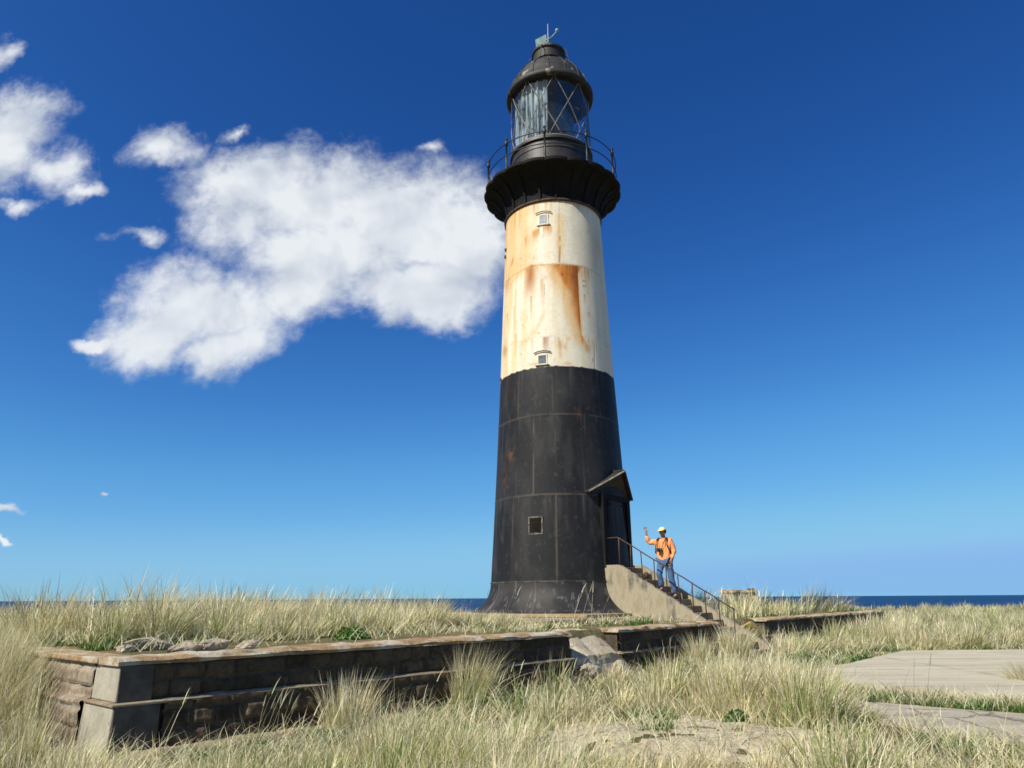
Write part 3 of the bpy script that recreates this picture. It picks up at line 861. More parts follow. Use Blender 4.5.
sm = np.maximum(sm, 0.8 * line(ph, zz, [(-180, 2.03), (180, 2.03)], 0.035))
sm = np.maximum(sm, 0.6 * line(ph, zz, [(-180, 1.27), (180, 1.27)], 0.03) * (np.mod(ph, 7) < 3))
col = blend(col, (0.19, 0.165, 0.14), 0.75 * sm * (0.3 + 0.8 * S((fbm(s_ * 4, zz * 5, 83, 3) - 0.4) / 0.2)))
P = cyl_np(ph, r + 0.012 * sm, zz)
lo_, ls_ = grid_faces(nr, NC, wrap=True)
np_mesh('flared_base', P.reshape(-1, 3), lo_, ls_, M['paint_shell'], LH, col.reshape(-1, 3), smooth=True)


# windows on the shell
def phi_axes(phi):
    a = rad(phi)
    o = math.cos(a) * CD + math.sin(a) * RT
    t = -math.sin(a) * CD + math.cos(a) * RT
    return np.array([t[0], t[1], 0]), np.array([o[0], o[1], 0])


def tower_window(phi, zc, w, h, frame, pane, hood, lab):
    r = float(Rz(zc))
    t, o = phi_axes(phi)
    org = np.array(cyl(phi, r, zc))
    b = MB()
    fw = 0.042
    for (x0, x1, z0, z1) in ((-w / 2 - fw, -w / 2, -h / 2 - fw, h / 2 + fw), (w / 2, w / 2 + fw, -h / 2 - fw, h / 2 + fw),
                             (-w / 2, w / 2, h / 2, h / 2 + fw), (-w / 2, w / 2, -h / 2 - fw, -h / 2)):
        b.frame_box(org, t, o, AZ, x0, x1, -0.12, 0.014, z0, z1)
    f = b.build('window', frame, LH, bevel=0.006)
    f['label'] = lab
    b = MB(); b.frame_box(org, t, o, AZ, -w / 2 - 0.01, w / 2 + 0.01, -0.08, 0.008, -h / 2 - 0.01, h / 2 + 0.01); b.build('pane', pane, f)
    if hood is None: return
    b = MB(); b.frame_box(org, t, o, AZ, -w / 2 - 0.10, w / 2 + 0.10, -0.06, 0.032, -h / 2 - fw - 0.035, -h / 2 - fw - 0.003); b.build('sill', hood, f, bevel=0.008)
    b = MB()
    pts = []
    for k in range(9):
        q = -1 + 2 * k / 8
        x = q * (w / 2 + 0.15)
        pts.append(org + t * x + o * (0.03 - x * x / (2 * r)) + np.array([0, 0, h / 2 + fw + 0.10 - 0.05 * q * q]))
    b.tube(pts, 0.017, 6)
    b.build('hood_mould', hood, f)


tower_window(-10.4, 13.46, 0.24, 0.30, M['frame_white'], M['pane_pale'], M['hood'], 'upper window with pale pane under a curved hood')
tower_window(-13.3, 8.56, 0.24, 0.26, M['frame_white'], M['pane'], M['rusty'], 'dark window just above the black band')
tower_window(-20.0, 3.56, 0.36, 0.42, M['frame_grey'], M['door'], None, 'chipped window in the black band')

# small iron brackets on the left flank and holes
for (p, z) in ((-72, 13.0), (-73, 12.75), (-74, 8.35)):
    t, o = phi_axes(p)
    b = MB(); b.frame_box(cyl(p, float(Rz(z)), z), t, o, AZ, -0.04, 0.04, -0.02, 0.05, -0.045, 0.045)
    b.build('bracket', M['rusty'], LH)

# gallery: cove, ribs, deck
DECK = 15.36
gal = MB()
NB = 20
prof = []
for k in range(15):
    q = k / 14
    prof.append((1.655 + (2.30 - 1.655) * (1 - math.cos(q * math.pi / 2)) ** 0.9 * 1.0, 14.20 + (DECK - 0.16 - 14.20) * math.sin(q * math.pi / 2) ** 1.0))


def scal(r, z, a):
    q = (z - 14.20) / (DECK - 14.20)
    return r + 0.13 * q * (abs(math.cos((a) * NB / 2)) ** 0.7 - 1.0)


gal.lathe(prof, cx, cy, 240, scal)
gallery = gal.build('gallery', M['gallery'], LH, smooth=True)
mb = MB()
nrim = 240
rim = lambda r, z, a: r + 0.07 * (abs(math.cos(a * NB / 2)) ** 0.6 - 0.6)
mb.lathe([(1.3, DECK - 0.16), (2.33, DECK - 0.16), (2.40, DECK - 0.12), (2.41, DECK - 0.03), (2.38, DECK), (1.3, DECK)], cx, cy, nrim, lambda r, z, a: rim(r, z, a) if r > 2 else r)
mb.build('deck', M['gallery'], gallery)
for k in range(NB):
    a = 360 * k / NB + math.degrees(0)
    # rib directions use the plain atan2 angle so that they meet the scallops
    d = np.array([math.cos(rad(a)), math.sin(rad(a)), 0]); t = np.array([-d[1], d[0], 0])
    vs = []
    for (r, z) in prof:
        for (dx, dr) in ((-0.035, -0.12), (0.035, -0.12), (0.035, 0.06), (-0.035, 0.06)):
            vs.append(np.array([cx, cy, z]) + d * (r + dr) + t * dx)
    fs = []
    for i in range(len(prof) - 1):
        for j in range(4):
            fs.append((i * 4 + j, i * 4 + (j + 1) % 4, (i + 1) * 4 + (j + 1) % 4, (i + 1) * 4 + j))
    fs += [(0, 1, 2, 3), tuple(4 * (len(prof) - 1) + j for j in (3, 2, 1, 0))]
    mb = MB(); mb.add(vs, fs); mb.build('rib', M['gallery'], gallery)
mb = MB()
mb.lathe([(1.66, 14.14), (1.71, 14.16), (1.71, 14.22), (1.67, 14.25)], cx, cy, 120)
mb.build('collar', M['rusty'], gallery, smooth=True)

# gallery railing
rail = MB()
for hz in (1.02, 0.55):
    rail.tube([cyl(k * 6, 2.30, DECK + hz) for k in range(60)], 0.018, 6, closed=True)
railing = rail.build('gallery_railing', M['black'], LH, smooth=True)
for k in range(10):
    p = -5 + 36 * k
    mb = MB()
    x, y, _ = cyl(p, 2.30, 0)
    mb.lathe([(0.06, DECK), (0.06, DECK + 0.05), (0.032, DECK + 0.08), (0.030, DECK + 0.92), (0.055, DECK + 0.93), (0.06, DECK + 1.02), (0.055, DECK + 1.09), (0.03, DECK + 1.11), (0.03, DECK + 1.15)], x, y, 10)
    mb.ball((x, y, DECK + 1.19), 0.052, 10, 8)
    mb.build('post', M['black'], railing, smooth=True)

# lantern
ZG0, ZG1 = 16.83, 19.36
mb = MB()
mb.lathe([(1.40, DECK - 0.02), (1.50, DECK + 0.01), (1.50, DECK + 0.10), (1.43, DECK + 0.13), (1.43, ZG0 - 0.42), (1.45, ZG0 - 0.41), (1.45, ZG0 - 0.36), (1.43, ZG0 - 0.35), (1.43, ZG0 - 0.12), (1.50, ZG0 - 0.09), (1.50, ZG0), (1.30, ZG0 + 0.005), (0.02, ZG0 + 0.005)], cx, cy, 96)
mb.build('lantern_wall', M['murette'], LH, smooth=False)
mb = MB()
mb.lathe([(1.425, ZG0), (1.425, ZG1)], cx, cy, 128)
glass = mb.build('lantern_glass', M['glass'], LH, smooth=True)
for k in range(9):
    for s_ in (1, -1):
        mb = MB()
        p0 = k * 40 + (-3 if s_ > 0 else 17)
        mb.tube([cyl(p0 + s_ * 50 * q / 14, 1.44, ZG0 + (ZG1 - ZG0) * q / 14) for q in range(15)], 0.015, 6)
        mb.build('glazing_bar', M['bronze'], glass, smooth=True)
mb = MB()
mb.tube([cyl(k * 5, 1.44, ZG0 + 0.04) for k in range(72)], 0.04, 6, closed=True)
mb.build('sill_ring', M['bronze'], glass, smooth=True)
# curtain inside the left half, lens pedestal
fold = []
zs = np.linspace(ZG0 + 0.05, ZG1 - 0.05, 8)
phs = np.linspace(-98, -3, 260)
ph, zz = np.meshgrid(phs, zs)
r = 1.26 + 0.045 * np.sin(np.radians(ph) * 34 + 0.6 * np.sin(ph * 0.21)) + 0.02 * np.sin(np.radians(ph) * 71)
lo_, ls_ = grid_faces(8, 260)
np_mesh('curtain', cyl_np(ph, r, zz).reshape(-1, 3), lo_, ls_, M['curtain'], LH, smooth=True)
ph, zz = np.meshgrid(np.linspace(12, 200, 300), zs)
r = 1.20 + 0.03 * np.sin(np.radians(ph) * 30)
mb = MB()
mb.lathe([(0.45, ZG0), (0.45, ZG0 + 0.5), (0.62, ZG0 + 0.7), (0.85, ZG0 + 1.1), (0.88, ZG0 + 1.6), (0.62, ZG0 + 2.1), (0.3, ZG0 + 2.4), (0.02, ZG0 + 2.42)], cx, cy, 40)
mb.build('lens', M['lens'], LH, smooth=True)

# lantern roof
mb = MB()
roofp = [(1.40, ZG1 - 0.02), (1.56, ZG1 - 0.05), (1.61, ZG1 - 0.03), (1.62, ZG1 + 0.12), (1.58, ZG1 + 0.17), (1.50, ZG1 + 0.24)]
for k in range(1, 11):
    q = k / 10
    roofp.append((1.50 - 0.90 * q ** 1.25, ZG1 + 0.24 + 1.12 * math.sin(q * math.pi / 2) ** 0.85))
mb.lathe(roofp, cx, cy, 96)
mb.disc(1.40, ZG1 - 0.02, cx, cy, 96, up=False)
roof = mb.build('lantern_roof', M['roof'], LH, smooth=True)
ZD = ZG1 + 1.30
mb = MB()
for k in range(16):
    a = k * 22.5
    pts = [cyl(a, rr + 0.012, zq) for rr, zq in roofp[4:]]
    mb.tube(pts, 0.018, 5)
mb.build('roof_seam', M['roof'], roof, smooth=True)
mb = MB()
mb.lathe([(0.66, ZD - 0.05), (0.66, ZD + 0.05), (0.60, ZD + 0.10), (0.59, ZD + 0.30), (0.63, ZD + 0.33), (0.63, ZD + 0.40), (0.59, ZD + 0.43), (0.585, ZD + 0.74), (0.64, ZD + 0.77), (0.64, ZD + 0.86), (0.58, ZD + 0.92), (0.35, ZD + 1.03), (0.02, ZD + 1.08)], cx, cy, 48)
vent = mb.build('ventilator', M['roof'], LH, smooth=False)
for p in (-95, -20, 60, 95, 150, 215):
    mb = MB()
    mb.tube([cyl(p, 0.60, ZD + 0.80), cyl(p, 0.74, ZD + 0.74), cyl(p, 0.80, ZD + 0.55), cyl(p, 0.86, ZD + 0.2), cyl(p, 0.95, ZD - 0.02)], 0.018, 6)
    mb.build('handrail', M['roof'], vent, smooth=True)
# weather vane
ZV = ZD + 1.05
mb = MB()
mb.tube([(cx, cy, ZV - 0.05), (cx, cy, ZV + 0.35), (cx, cy, 23.0)], [0.03, 0.022, 0.012], 8)
vane = mb.build('weather_vane', M['steel'], LH, smooth=True)
dv = np.array([0.80, 0.10, 0.0]); dv /= np.linalg.norm(dv)
c0 = np.array([cx, cy, 22.16])
mb = MB()
mb.tube([c0 - dv * 0.12, c0 + dv * 0.14 + np.array([0, 0, 0.22]), c0 + dv * 0.34 + np.array([0, 0, 0.50])], 0.025, 7)
e = c0 + dv * 0.36 + np.array([0, 0, 0.56])
mb.ball(tuple(e), 0.075, 8, 6, 1.2)
mb.build('pointer', M['verdigris'], vane, smooth=True)
mb = MB()
pa, pb = c0 - dv * 0.10 + np.array([0, 0, 0.28]), c0 - dv * 0.52 + np.array([0, 0, 0.03])
nn = np.array([-dv[1], dv[0], 0]) * 0.012
qs = [c0 - dv * 0.08 + np.array([0, 0, 0.32]), c0 - dv * 0.50 + np.array([0, 0, 0.02]), c0 - dv * 0.47 + np.array([0, 0, -0.36]), c0 - dv * 0.05 + np.array([0, 0, -0.12])]
mb.add([q + nn for q in qs] + [q - nn for q in qs], [(0, 1, 2, 3), (7, 6, 5, 4), (0, 1, 5, 4), (1, 2, 6, 5), (2, 3, 7, 6), (3, 0, 4, 7)])
mb.build('tail', M['verdigris'], vane)

# doorway, door and canopy on the stair side
DU = 0.55
mb = MB()
for (u0, u1) in ((-0.74, -0.56), (0.56, 0.74)):
    mb.frame_box(O3, AX, AY, AZ, u0, u1, 1.70, 2.06, 2.40, 4.30)
mb.frame_box(O3, AX, AY, AZ, -0.74, 0.74, 1.65, 2.06, 4.303, 4.46)
doorframe = mb.build('door_frame', M['gallery'], LH, bevel=0.012)
mb = MB(); mb.frame_box(O3, AX, AY, AZ, -0.557, 0.557, 1.90, 2.00, 2.43, 4.30)
door = mb.build('door', M['door'], LH)
mb = MB(); mb.frame_box(O3, AX, AY, AZ, -0.40, -0.02, 2.00, 2.012, 3.55, 3.75); mb.build('notice_plate', M['notice'], door)
mb = MB()
for (u0, u1, z0, z1) in ((-0.48, 0.48, 2.55, 3.2), (-0.48, 0.48, 3.32, 4.22)):
    for a in ((u0, u0 + 0.06, z0, z1), (u1 - 0.06, u1, z0, z1), (u0 + 0.06, u1 - 0.06, z0, z0 + 0.06), (u0 + 0.06, u1 - 0.06, z1 - 0.06, z1)):
        mb.frame_box(O3, AX, AY, AZ, a[0], a[1], 2.00, 2.025, a[2], a[3])
mb.build('door_panel', M['door'], door)
mb = MB()
mb.tube([uvz(-0.43, 2.01, 3.28), uvz(-0.43, 2.08, 3.28), uvz(-0.33, 2.08, 3.28)], 0.018, 6); mb.build('handle', M['rusty'], door)

HW, ZE, ZR_, VE, VR = 1.14, 4.50, 5.15, 1.88, 2.36
mb = MB()


def plate(b, pts, th):
    pts = [np.array(p) for p in pts]
    n = np.cross(pts[1] - pts[0], pts[2] - pts[0]); n = n / np.linalg.norm(n)
    m = len(pts)
    b.add([p for p in pts] + [p - n * th for p in pts], [tuple(range(m)), tuple(reversed(range(m, 2 * m)))] + [(i, (i + 1) % m, m + (i + 1) % m, m + i) for i in range(m)])


plate(mb, [uvz(-HW, VE, ZE), uvz(0, VR, ZR_), uvz(0, 1.80, ZR_ + 0.02), uvz(-HW, 1.45, ZE)], 0.05)
plate(mb, [uvz(0.002, VR, ZR_), uvz(HW, VE, ZE - 0.03), uvz(HW, 1.45, ZE - 0.03), uvz(0.002, 1.80, ZR_ + 0.02)], 0.05)
can = mb.build('door_canopy', M['canopy'], LH)
mb = MB()
mb.tube([uvz(-HW - 0.03, VE + 0.01, ZE - 0.01), uvz(-HW * 0.45, VE + 0.55 * (VR - VE) + 0.012, ZE + 0.55 * (ZR_ - ZE)), uvz(0.03, VR + 0.02, ZR_ + 0.02)], 0.024, 4)
mb.build('fascia', M['flashing'], can)
mb = MB()
mb.tube([uvz(HW + 0.03, VE + 0.01, ZE - 0.04), uvz(0.0, VR + 0.02, ZR_ - 0.02)], 0.035, 4)
mb.build('fascia', M['canopy'], can)
mb = MB()
mb.tube([uvz(0.0, VR + 0.0, ZR_ + 0.03), uvz(0.0, 1.92, ZR_ + 0.04)], 0.03, 5)
mb.build('ridge_cap', M['canopy'], can)
mb = MB()  # gable infill under the two slopes
plate(mb, [uvz(-HW + 0.08, VE - 0.06, ZE - 0.02), uvz(HW - 0.08, VE - 0.06, ZE - 0.02), uvz(0, VR - 0.10, ZR_ - 0.10)], 0.04)
mb.frame_box(O3, AX, AY, AZ, -0.95, 0.95, 1.55, VE - 0.05, ZE - 0.14, ZE - 0.03)
mb.build('gable_board', M['canopy'], can)

# ------------------------------------------------------------------ staircase
ST = thing('staircase', 'weathered concrete steps rising to the tower door with an iron handrail', 'steps', uvz(0, 4, 0.2))
RISE, TREAD = 0.171, 0.29


def zline(v): return LINE0 - SLOPE * (v - 2.44)


for k in range(13):
    v1 = 2.47 + TREAD * k; v0 = v1 - TREAD if k else 2.0
    z = 2.42 - RISE * k - 0.02
    mb = MB()
    mb.frame_box(O3, AX, AY, AZ, -0.52, 0.52, v0 + (0.002 if k else 0), v1, max(-0.1, z - 0.45), z)
    mb.build('step' if k else 'landing', M['step'], ST, bevel=0.012)
VEND = 6.08
for s_ in (-1, 1):
    u0, u1 = (-0.72, -0.525) if s_ < 0 else (0.525, 0.72)
    n = 60
    vsq = np.concatenate([np.linspace(1.9, 2.44, 8), np.linspace(2.5, VEND, n)])
    vs = []; fs = []
    for i, v in enumerate(vsq):
        zt = min(LINE0 + 0.0, zline(v)) + 0.012 * (float(fbm(v * 5, s_ * 3 + 9.0, 91, 3)) - 0.5) + (0.04 if s_ > 0 else 0.02)
        zb = 0.9 if v < 4.9 else -0.15
        zb = min(zb, zt - 0.05)
        for (u, z) in ((u0, zb), (u0, zt), (u1, zt), (u1, zb)):
            vs.append(uvz(u, v, z))
    m = len(vsq)
    for i in range(m - 1):
        for j in range(4):
            fs.append((i * 4 + j, i * 4 + (j + 1) % 4, (i + 1) * 4 + (j + 1) % 4, (i + 1) * 4 + j))
    fs += [(0, 1, 2, 3), tuple((m - 1) * 4 + j for j in (3, 2, 1, 0))]
    mb = MB(); mb.add(vs, fs)
    mb.build('stringer', M['concrete_stair'], ST, bevel=0.015)

# iron railing on the near stringer
mb = MB()
U_R = -0.62
top = lambda v: 3.19 - 0.594 * (v - 2.44)
mb.tube([uvz(U_R, 1.98, 3.20), uvz(U_R, 2.40, 3.20), uvz(U_R, 2.47, 3.17)] + [uvz(U_R, v, top(v) + 0.006 * math.sin(v * 9)) for v in np.linspace(2.6, 5.62, 20)], 0.017, 6)
rl = mb.build('handrail', M['rusty'], ST, smooth=True)
for k, v in enumerate(np.linspace(2.44, 5.575, 10)):
    mb = MB()
    lean = 0.015 * math.sin(k * 2.3)
    mb.tube([uvz(U_R, v, min(LINE0, zline(v)) - 0.05), uvz(U_R + lean, v + lean, top(v) + 0.01)], 0.016 if k else 0.019, 6)
    mb.build('post', M['rusty'], rl, smooth=True)
mb = MB()
mb.tube([uvz(U_R, 2.98, zline(2.98) + 0.05), uvz(U_R, 3.08, zline(2.98) + 0.045), uvz(U_R, 3.20, zline(2.98) - 0.01), uvz(U_R, 3.28, zline(3.28) + 0.14)], 0.014, 6)
mb.ball(uvz(U_R - 0.01, 3.25, zline(3.25) + 0.20), 0.07, 8, 6, 1.35)
mb.build('bent_bar', M['rusty'], rl, smooth=True)


# ------------------------------------------------------------------ loose stones, rubble, pier
def stone(name, loc, size, rot, mat, label, seed, group=None, cat='stone', squash=0.0):
    bm = bmesh.new()
    bmesh.ops.create_icosphere(bm, subdivisions=4, radius=1.0)
    rs = np.random.default_rng(seed)
    planes = []
    for _ in range(11):
        d = rs.normal(size=3); d /= np.linalg.norm(d); planes.append((d, 0.55 + 0.35 * rs.random()))
    for v in bm.verts:
        p = np.array(v.co)
        for d, h in planes:
            q = p @ d
            if q > h: p = p - d * (q - h) * 0.85
        nz = float(fbm(p[0] * 3 + seed, p[1] * 3 + p[2] * 2, seed, 4)) - 0.5
        nz2 = float(fbm(p[0] * 9 + seed, p[1] * 9 + p[2] * 7, seed + 5, 4)) - 0.5
        p = p * (1 + 0.34 * nz + 0.16 * nz2)
        v.co = p * np.array(size)
    me = bpy.data.meshes.new(name); bm.to_mesh(me); bm.free()
    me.materials.append(mat)
    o = bpy.data.objects.new(name, me); COL.objects.link(o)
    o.location = loc; o.rotation_euler = rot
    return tag(o, label, cat, group)


def at_z(px, py, z):
    """a point of the picture at a known height (used once, to read positions off the photograph)"""
    f = 700.0; p = rad(17.0); rl_ = rad(0.36)
    F = np.array([0, math.cos(p), math.sin(p)]); U = np.array([0, -math.sin(p), math.cos(p)]); R = np.array([1., 0, 0])
    c, s = math.cos(rl_), math.sin(rl_)
    d = F + (c * R - s * U) * (px - 512) / f + (s * R + c * U) * (384 - py) / f
    q = d * (z - EYE) / d[2]
    return float(q[0]), float(q[1])


STONES = [
    (150, 646, (0.42, 0.20, 0.10), 'long grey slab of stone heaped on the wall coping near its grey corner', 0.3),
    (166, 641, (0.30, 0.16, 0.13), 'pale sandy stone topmost of the heap on the wall coping', -0.3),
    (186, 648, (0.22, 0.13, 0.075), 'small flat grey stone at the right end of the coping heap', 0.2),
    (126, 648, (0.12, 0.09, 0.06), 'small round pale stone at the left end of the coping heap', 0.0),
    (214, 646, (0.22, 0.15, 0.11), 'tan squarish stone on the coping, apart to the right of the heap', 0.5),
    (247, 645, (0.16, 0.10, 0.075), 'small brownish stone on the coping, last before the bare stretch', 0.1),
    (107, 650, (0.11, 0.08, 0.05), 'little grey pebble beside the green grass at the wall corner', 0.4),
]
for i, (px, py, sz, lab, rz) in enumerate(STONES):
    x, y = at_z(px, py, 1.05)
    stone('loose_stone', (x, y, float(ground_z(x, y)) + sz[2] * 0.55), sz, (0.1 * math.sin(i * 3), 0.12 * math.cos(i * 2), rz + 0.6), M['rock'], lab, 100 + i, 'loose stones on the terrace coping')
x, y = at_z(565, 763, 0.15)
stone('flat_stone', (x, y, float(ground_z(x, y)) + 0.03), (0.24, 0.17, 0.06), (0, 0, 0.4), M['quoin'], 'flat white stone half buried in the foreground grass', 140)
tag(rough_beam('concrete_lump', -6.93, -5.37, V_WALL - 0.75, V_WALL + 0.1, 0.1, 0.985, None, M['rubble'], 141, 0.075, [(4.3, 0.3), (4.3, 0.97), (4.5, 1.0), (4.72, 0.97), (4.9, 0.84), (5.08, 0.68), (5.26, 0.56), (5.38, 0.2)]), 'pale lump of broken concrete filling the gap in the terrace wall', 'rubble', 'broken concrete in the wall gap')
for (u, v, z, sz, lab, sd) in ((-6.55, 5.32, 0.36, (0.34, 0.18, 0.16), 'smaller pale concrete chunk at the left foot of the wall gap', 142),
                               (-5.55, 5.34, 0.32, (0.28, 0.16, 0.14), 'smaller tan concrete chunk at the right foot of the wall gap', 143)):
    x, y, _ = uvz(u, v, 0)
    stone('concrete_lump', (x, y, z), sz, (0, 0, math.atan2(W2[1], W2[0])), M['rubble'], lab, sd, 'broken concrete in the wall gap', 'rubble')
M['lichen'] = surf_mat('yellow lichen on stone', (0.40, 0.26, 0.05), (0.52, 0.40, 0.12), 5, 0.95, (0.28, 0.24, 0.16), 6, (0.55, 0.7), 0.7, 0.03)
x, y, _ = uvz(1.6, 4.95, 0)
stone('lichened_block', (x, y, 0.62), (0.75, 0.40, 0.34), (0.1, 0.25, math.atan2(W2[1], W2[0])), M['lichen'], 'yellow lichened block slumped between the steps and the far wall', 147, None, 'stone')

# ruined pier far behind the steps
px_, py_ = 11.75, 38.0
pier = thing('ruined_pier', 'ruined sandy masonry stump with a flat cap standing in the grass behind the steps', 'ruin', (px_, py_, 0.3))
mb = MB()
n = 14
for (x0, x1, y0, y1, z0, z1, nm, mt) in ((-0.78, 0.78, -0.6, 0.6, 0.2, 1.80, 'stump', M['pier']), (-0.82, 0.72, -0.66, 0.66, 1.802, 1.92, 'cap', M['coping']), (0.50, 0.72, -0.3, 0.2, 1.922, 2.0, 'cap_stone', M['rusty'])):
    bm = bmesh.new(); bmesh.ops.create_cube(bm, size=1.0)
    bmesh.ops.subdivide_edges(bm, edges=bm.edges, cuts=9, use_grid_fill=True)
    for v in bm.verts:
        q = np.array(v.co) + 0.5
        w = np.array([x0 + (x1 - x0) * q[0], y0 + (y1 - y0) * q[1], z0 + (z1 - z0) * q[2]])
        a = fbm(np.array(w[0] * 5 + w[1] * 3), np.array(w[2] * 5 + w[1] * 2), 7, 4) - 0.5
        w[:2] *= 1 + 0.40 * float(a); w[2] += 0.16 * float(a) if q[2] > 0.9 else 0
        v.co = w + np.array([0, 0, -0.3])
    me = bpy.data.meshes.new(nm); bm.to_mesh(me); bm.free(); me.materials.append(mt)
    o = bpy.data.objects.new(nm, me); COL.objects.link(o); o.parent = pier


# ------------------------------------------------------------------ person
def skin_mesh(verts, edges, radii, root=0, sub=2):
    me = bpy.data.meshes.new('skin_tmp')
    me.from_pydata([tuple(v) for v in verts], edges, [])
    o = bpy.data.objects.new('skin_tmp', me); COL.objects.link(o)
    m = o.modifiers.new('Skin', 'SKIN'); m.use_smooth_shade = True
    for i, r in enumerate(radii):
        rr = r if isinstance(r, tuple) else (r, r)
        sv = me.skin_vertices[0].data[i]; sv.radius = rr; sv.use_root = (i == root)
    sm_ = o.modifiers.new('Sub', 'SUBSURF'); sm_.levels = sub; sm_.render_levels = sub
    dg = bpy.context.evaluated_depsgraph_get()
    res = bpy.data.meshes.new_from_object(o.evaluated_get(dg))
    bpy.data.objects.remove(o); bpy.data.meshes.remove(me)
    res.shade_smooth()
    return res


def mesh_obj(name, me, mat, parent):
    if name in ('jacket', 'jeans'):      # folds in the cloth
        nrm = [v.normal.copy() for v in me.vertices]
        for v, q in zip(me.vertices, nrm):
            c = v.co
            f_ = float(fbm(np.array(c.z * 16 + c.x * 5), np.array((c.x - c.y) * 7), 71, 3)) - 0.5
            v.co = c + q * 0.05 * f_
    o = bpy.data.objects.new(name, me); COL.objects.link(o); o.parent = parent
    me.materials.clear(); me.materials.append(mat)
    return o


STEP4 = 2.40 - RISE * 4; STEP5 = 2.40 - RISE * 5
fx, fy, _ = uvz(-0.05, 3.52, 0)
PE = thing('person', 'person in orange jacket, jeans and yellow cap waving from the steps', 'person', (fx, fy, STEP5))
# local axes: x to the photograph's right, y away, z up from the lower tread; the body is turned about 35 degrees to the left
hd = STEP4 - STEP5
fwd = np.array([-0.55, -0.83]); rgt = np.array([-0.83, 0.55])   # the person's own forward and right-hand side


def P3(f, r, z): return np.array([fwd[0] * f + rgt[0] * r, fwd[1] * f + rgt[1] * r, z])


j = {}
j['pelvis'] = P3(0, 0.0, 0.98); j['waist'] = P3(0.01, 0, 1.13); j['chest'] = P3(0.0, 0, 1.33); j['neck0'] = P3(-0.01, 0, 1.50); j['neck'] = P3(0.01, 0, 1.57)
j['jaw'] = P3(0.035, 0, 1.625); j['head'] = P3(0.02, 0, 1.70); j['crown'] = P3(0.015, 0, 1.775); j['nose'] = P3(0.115, 0, 1.675)
j['shR'] = P3(0.0, 0.18, 1.46); j['shL'] = P3(0.0, -0.18, 1.46)
j['elR'] = P3(0.06, 0.40, 1.41); j['wrR'] = P3(0.13, 0.42, 1.665)
j['elL'] = P3(-0.03, -0.26, 1.18); j['wrL'] = P3(0.12, -0.22, 0.97)
j['hipR'] = P3(0.0, 0.095, 0.94); j['hipL'] = P3(0.0, -0.095, 0.94)
fR, _y, _z = uvz(-0.10, 3.47, 0); aR = np.array([uvz(-0.16, 3.44, 0)[0] - fx, uvz(-0.16, 3.44, 0)[1] - fy, hd + 0.09])
aL = np.array([uvz(0.03, 3.72, 0)[0] - fx, uvz(0.03, 3.72, 0)[1] - fy, 0.09])
j['ankR'] = aR; j['ankL'] = aL
kR = 0.5 * (j['hipR'] + aR) + np.array([*(fwd * 0.14), 0.05]); kL = 0.5 * (j['hipL'] + aL) + np.array([*(fwd * 0.045), 0.02])
j['knR'] = kR; j['knL'] = kL
j['toeR'] = aR + np.array([*(fwd * 0.15), -0.055]); j['toeL'] = aL + np.array([*(fwd * 0.15), -0.055])
names = list(j.keys()); idx = {n_: i for i, n_ in enumerate(names)}
radii = {'pelvis': (0.15, 0.11), 'waist': (0.14, 0.10), 'chest': (0.16, 0.11), 'neck0': 0.075, 'neck': 0.055, 'jaw': (0.066, 0.075), 'head': (0.082, 0.098), 'crown': (0.06, 0.07), 'nose': 0.013,
         'shR': 0.065, 'shL': 0.065, 'elR': 0.044, 'wrR': 0.029, 'elL': 0.044, 'wrL': 0.029, 'hipR': 0.095, 'hipL': 0.095, 'knR': 0.06, 'knL': 0.06, 'ankR': 0.04, 'ankL': 0.04, 'toeR': 0.036, 'toeL': 0.036}
edges = [('pelvis', 'waist'), ('waist', 'chest'), ('chest', 'neck0'), ('neck0', 'neck'), ('neck', 'jaw'), ('jaw', 'head'), ('head', 'crown'), ('head', 'nose'), ('chest', 'shR'), ('chest', 'shL'), ('shR', 'elR'), ('elR', 'wrR'), ('shL', 'elL'), ('elL', 'wrL'),
         ('pelvis', 'hipR'), ('pelvis', 'hipL'), ('hipR', 'knR'), ('hipL', 'knL'), ('knR', 'ankR'), ('knL', 'ankL'), ('ankR', 'toeR'), ('ankL', 'toeL')]
vv_ = [j[n_] for n_ in names]; rr_ = [radii[n_] for n_ in names]; ee_ = [(idx[a], idx[b_]) for a, b_ in edges]


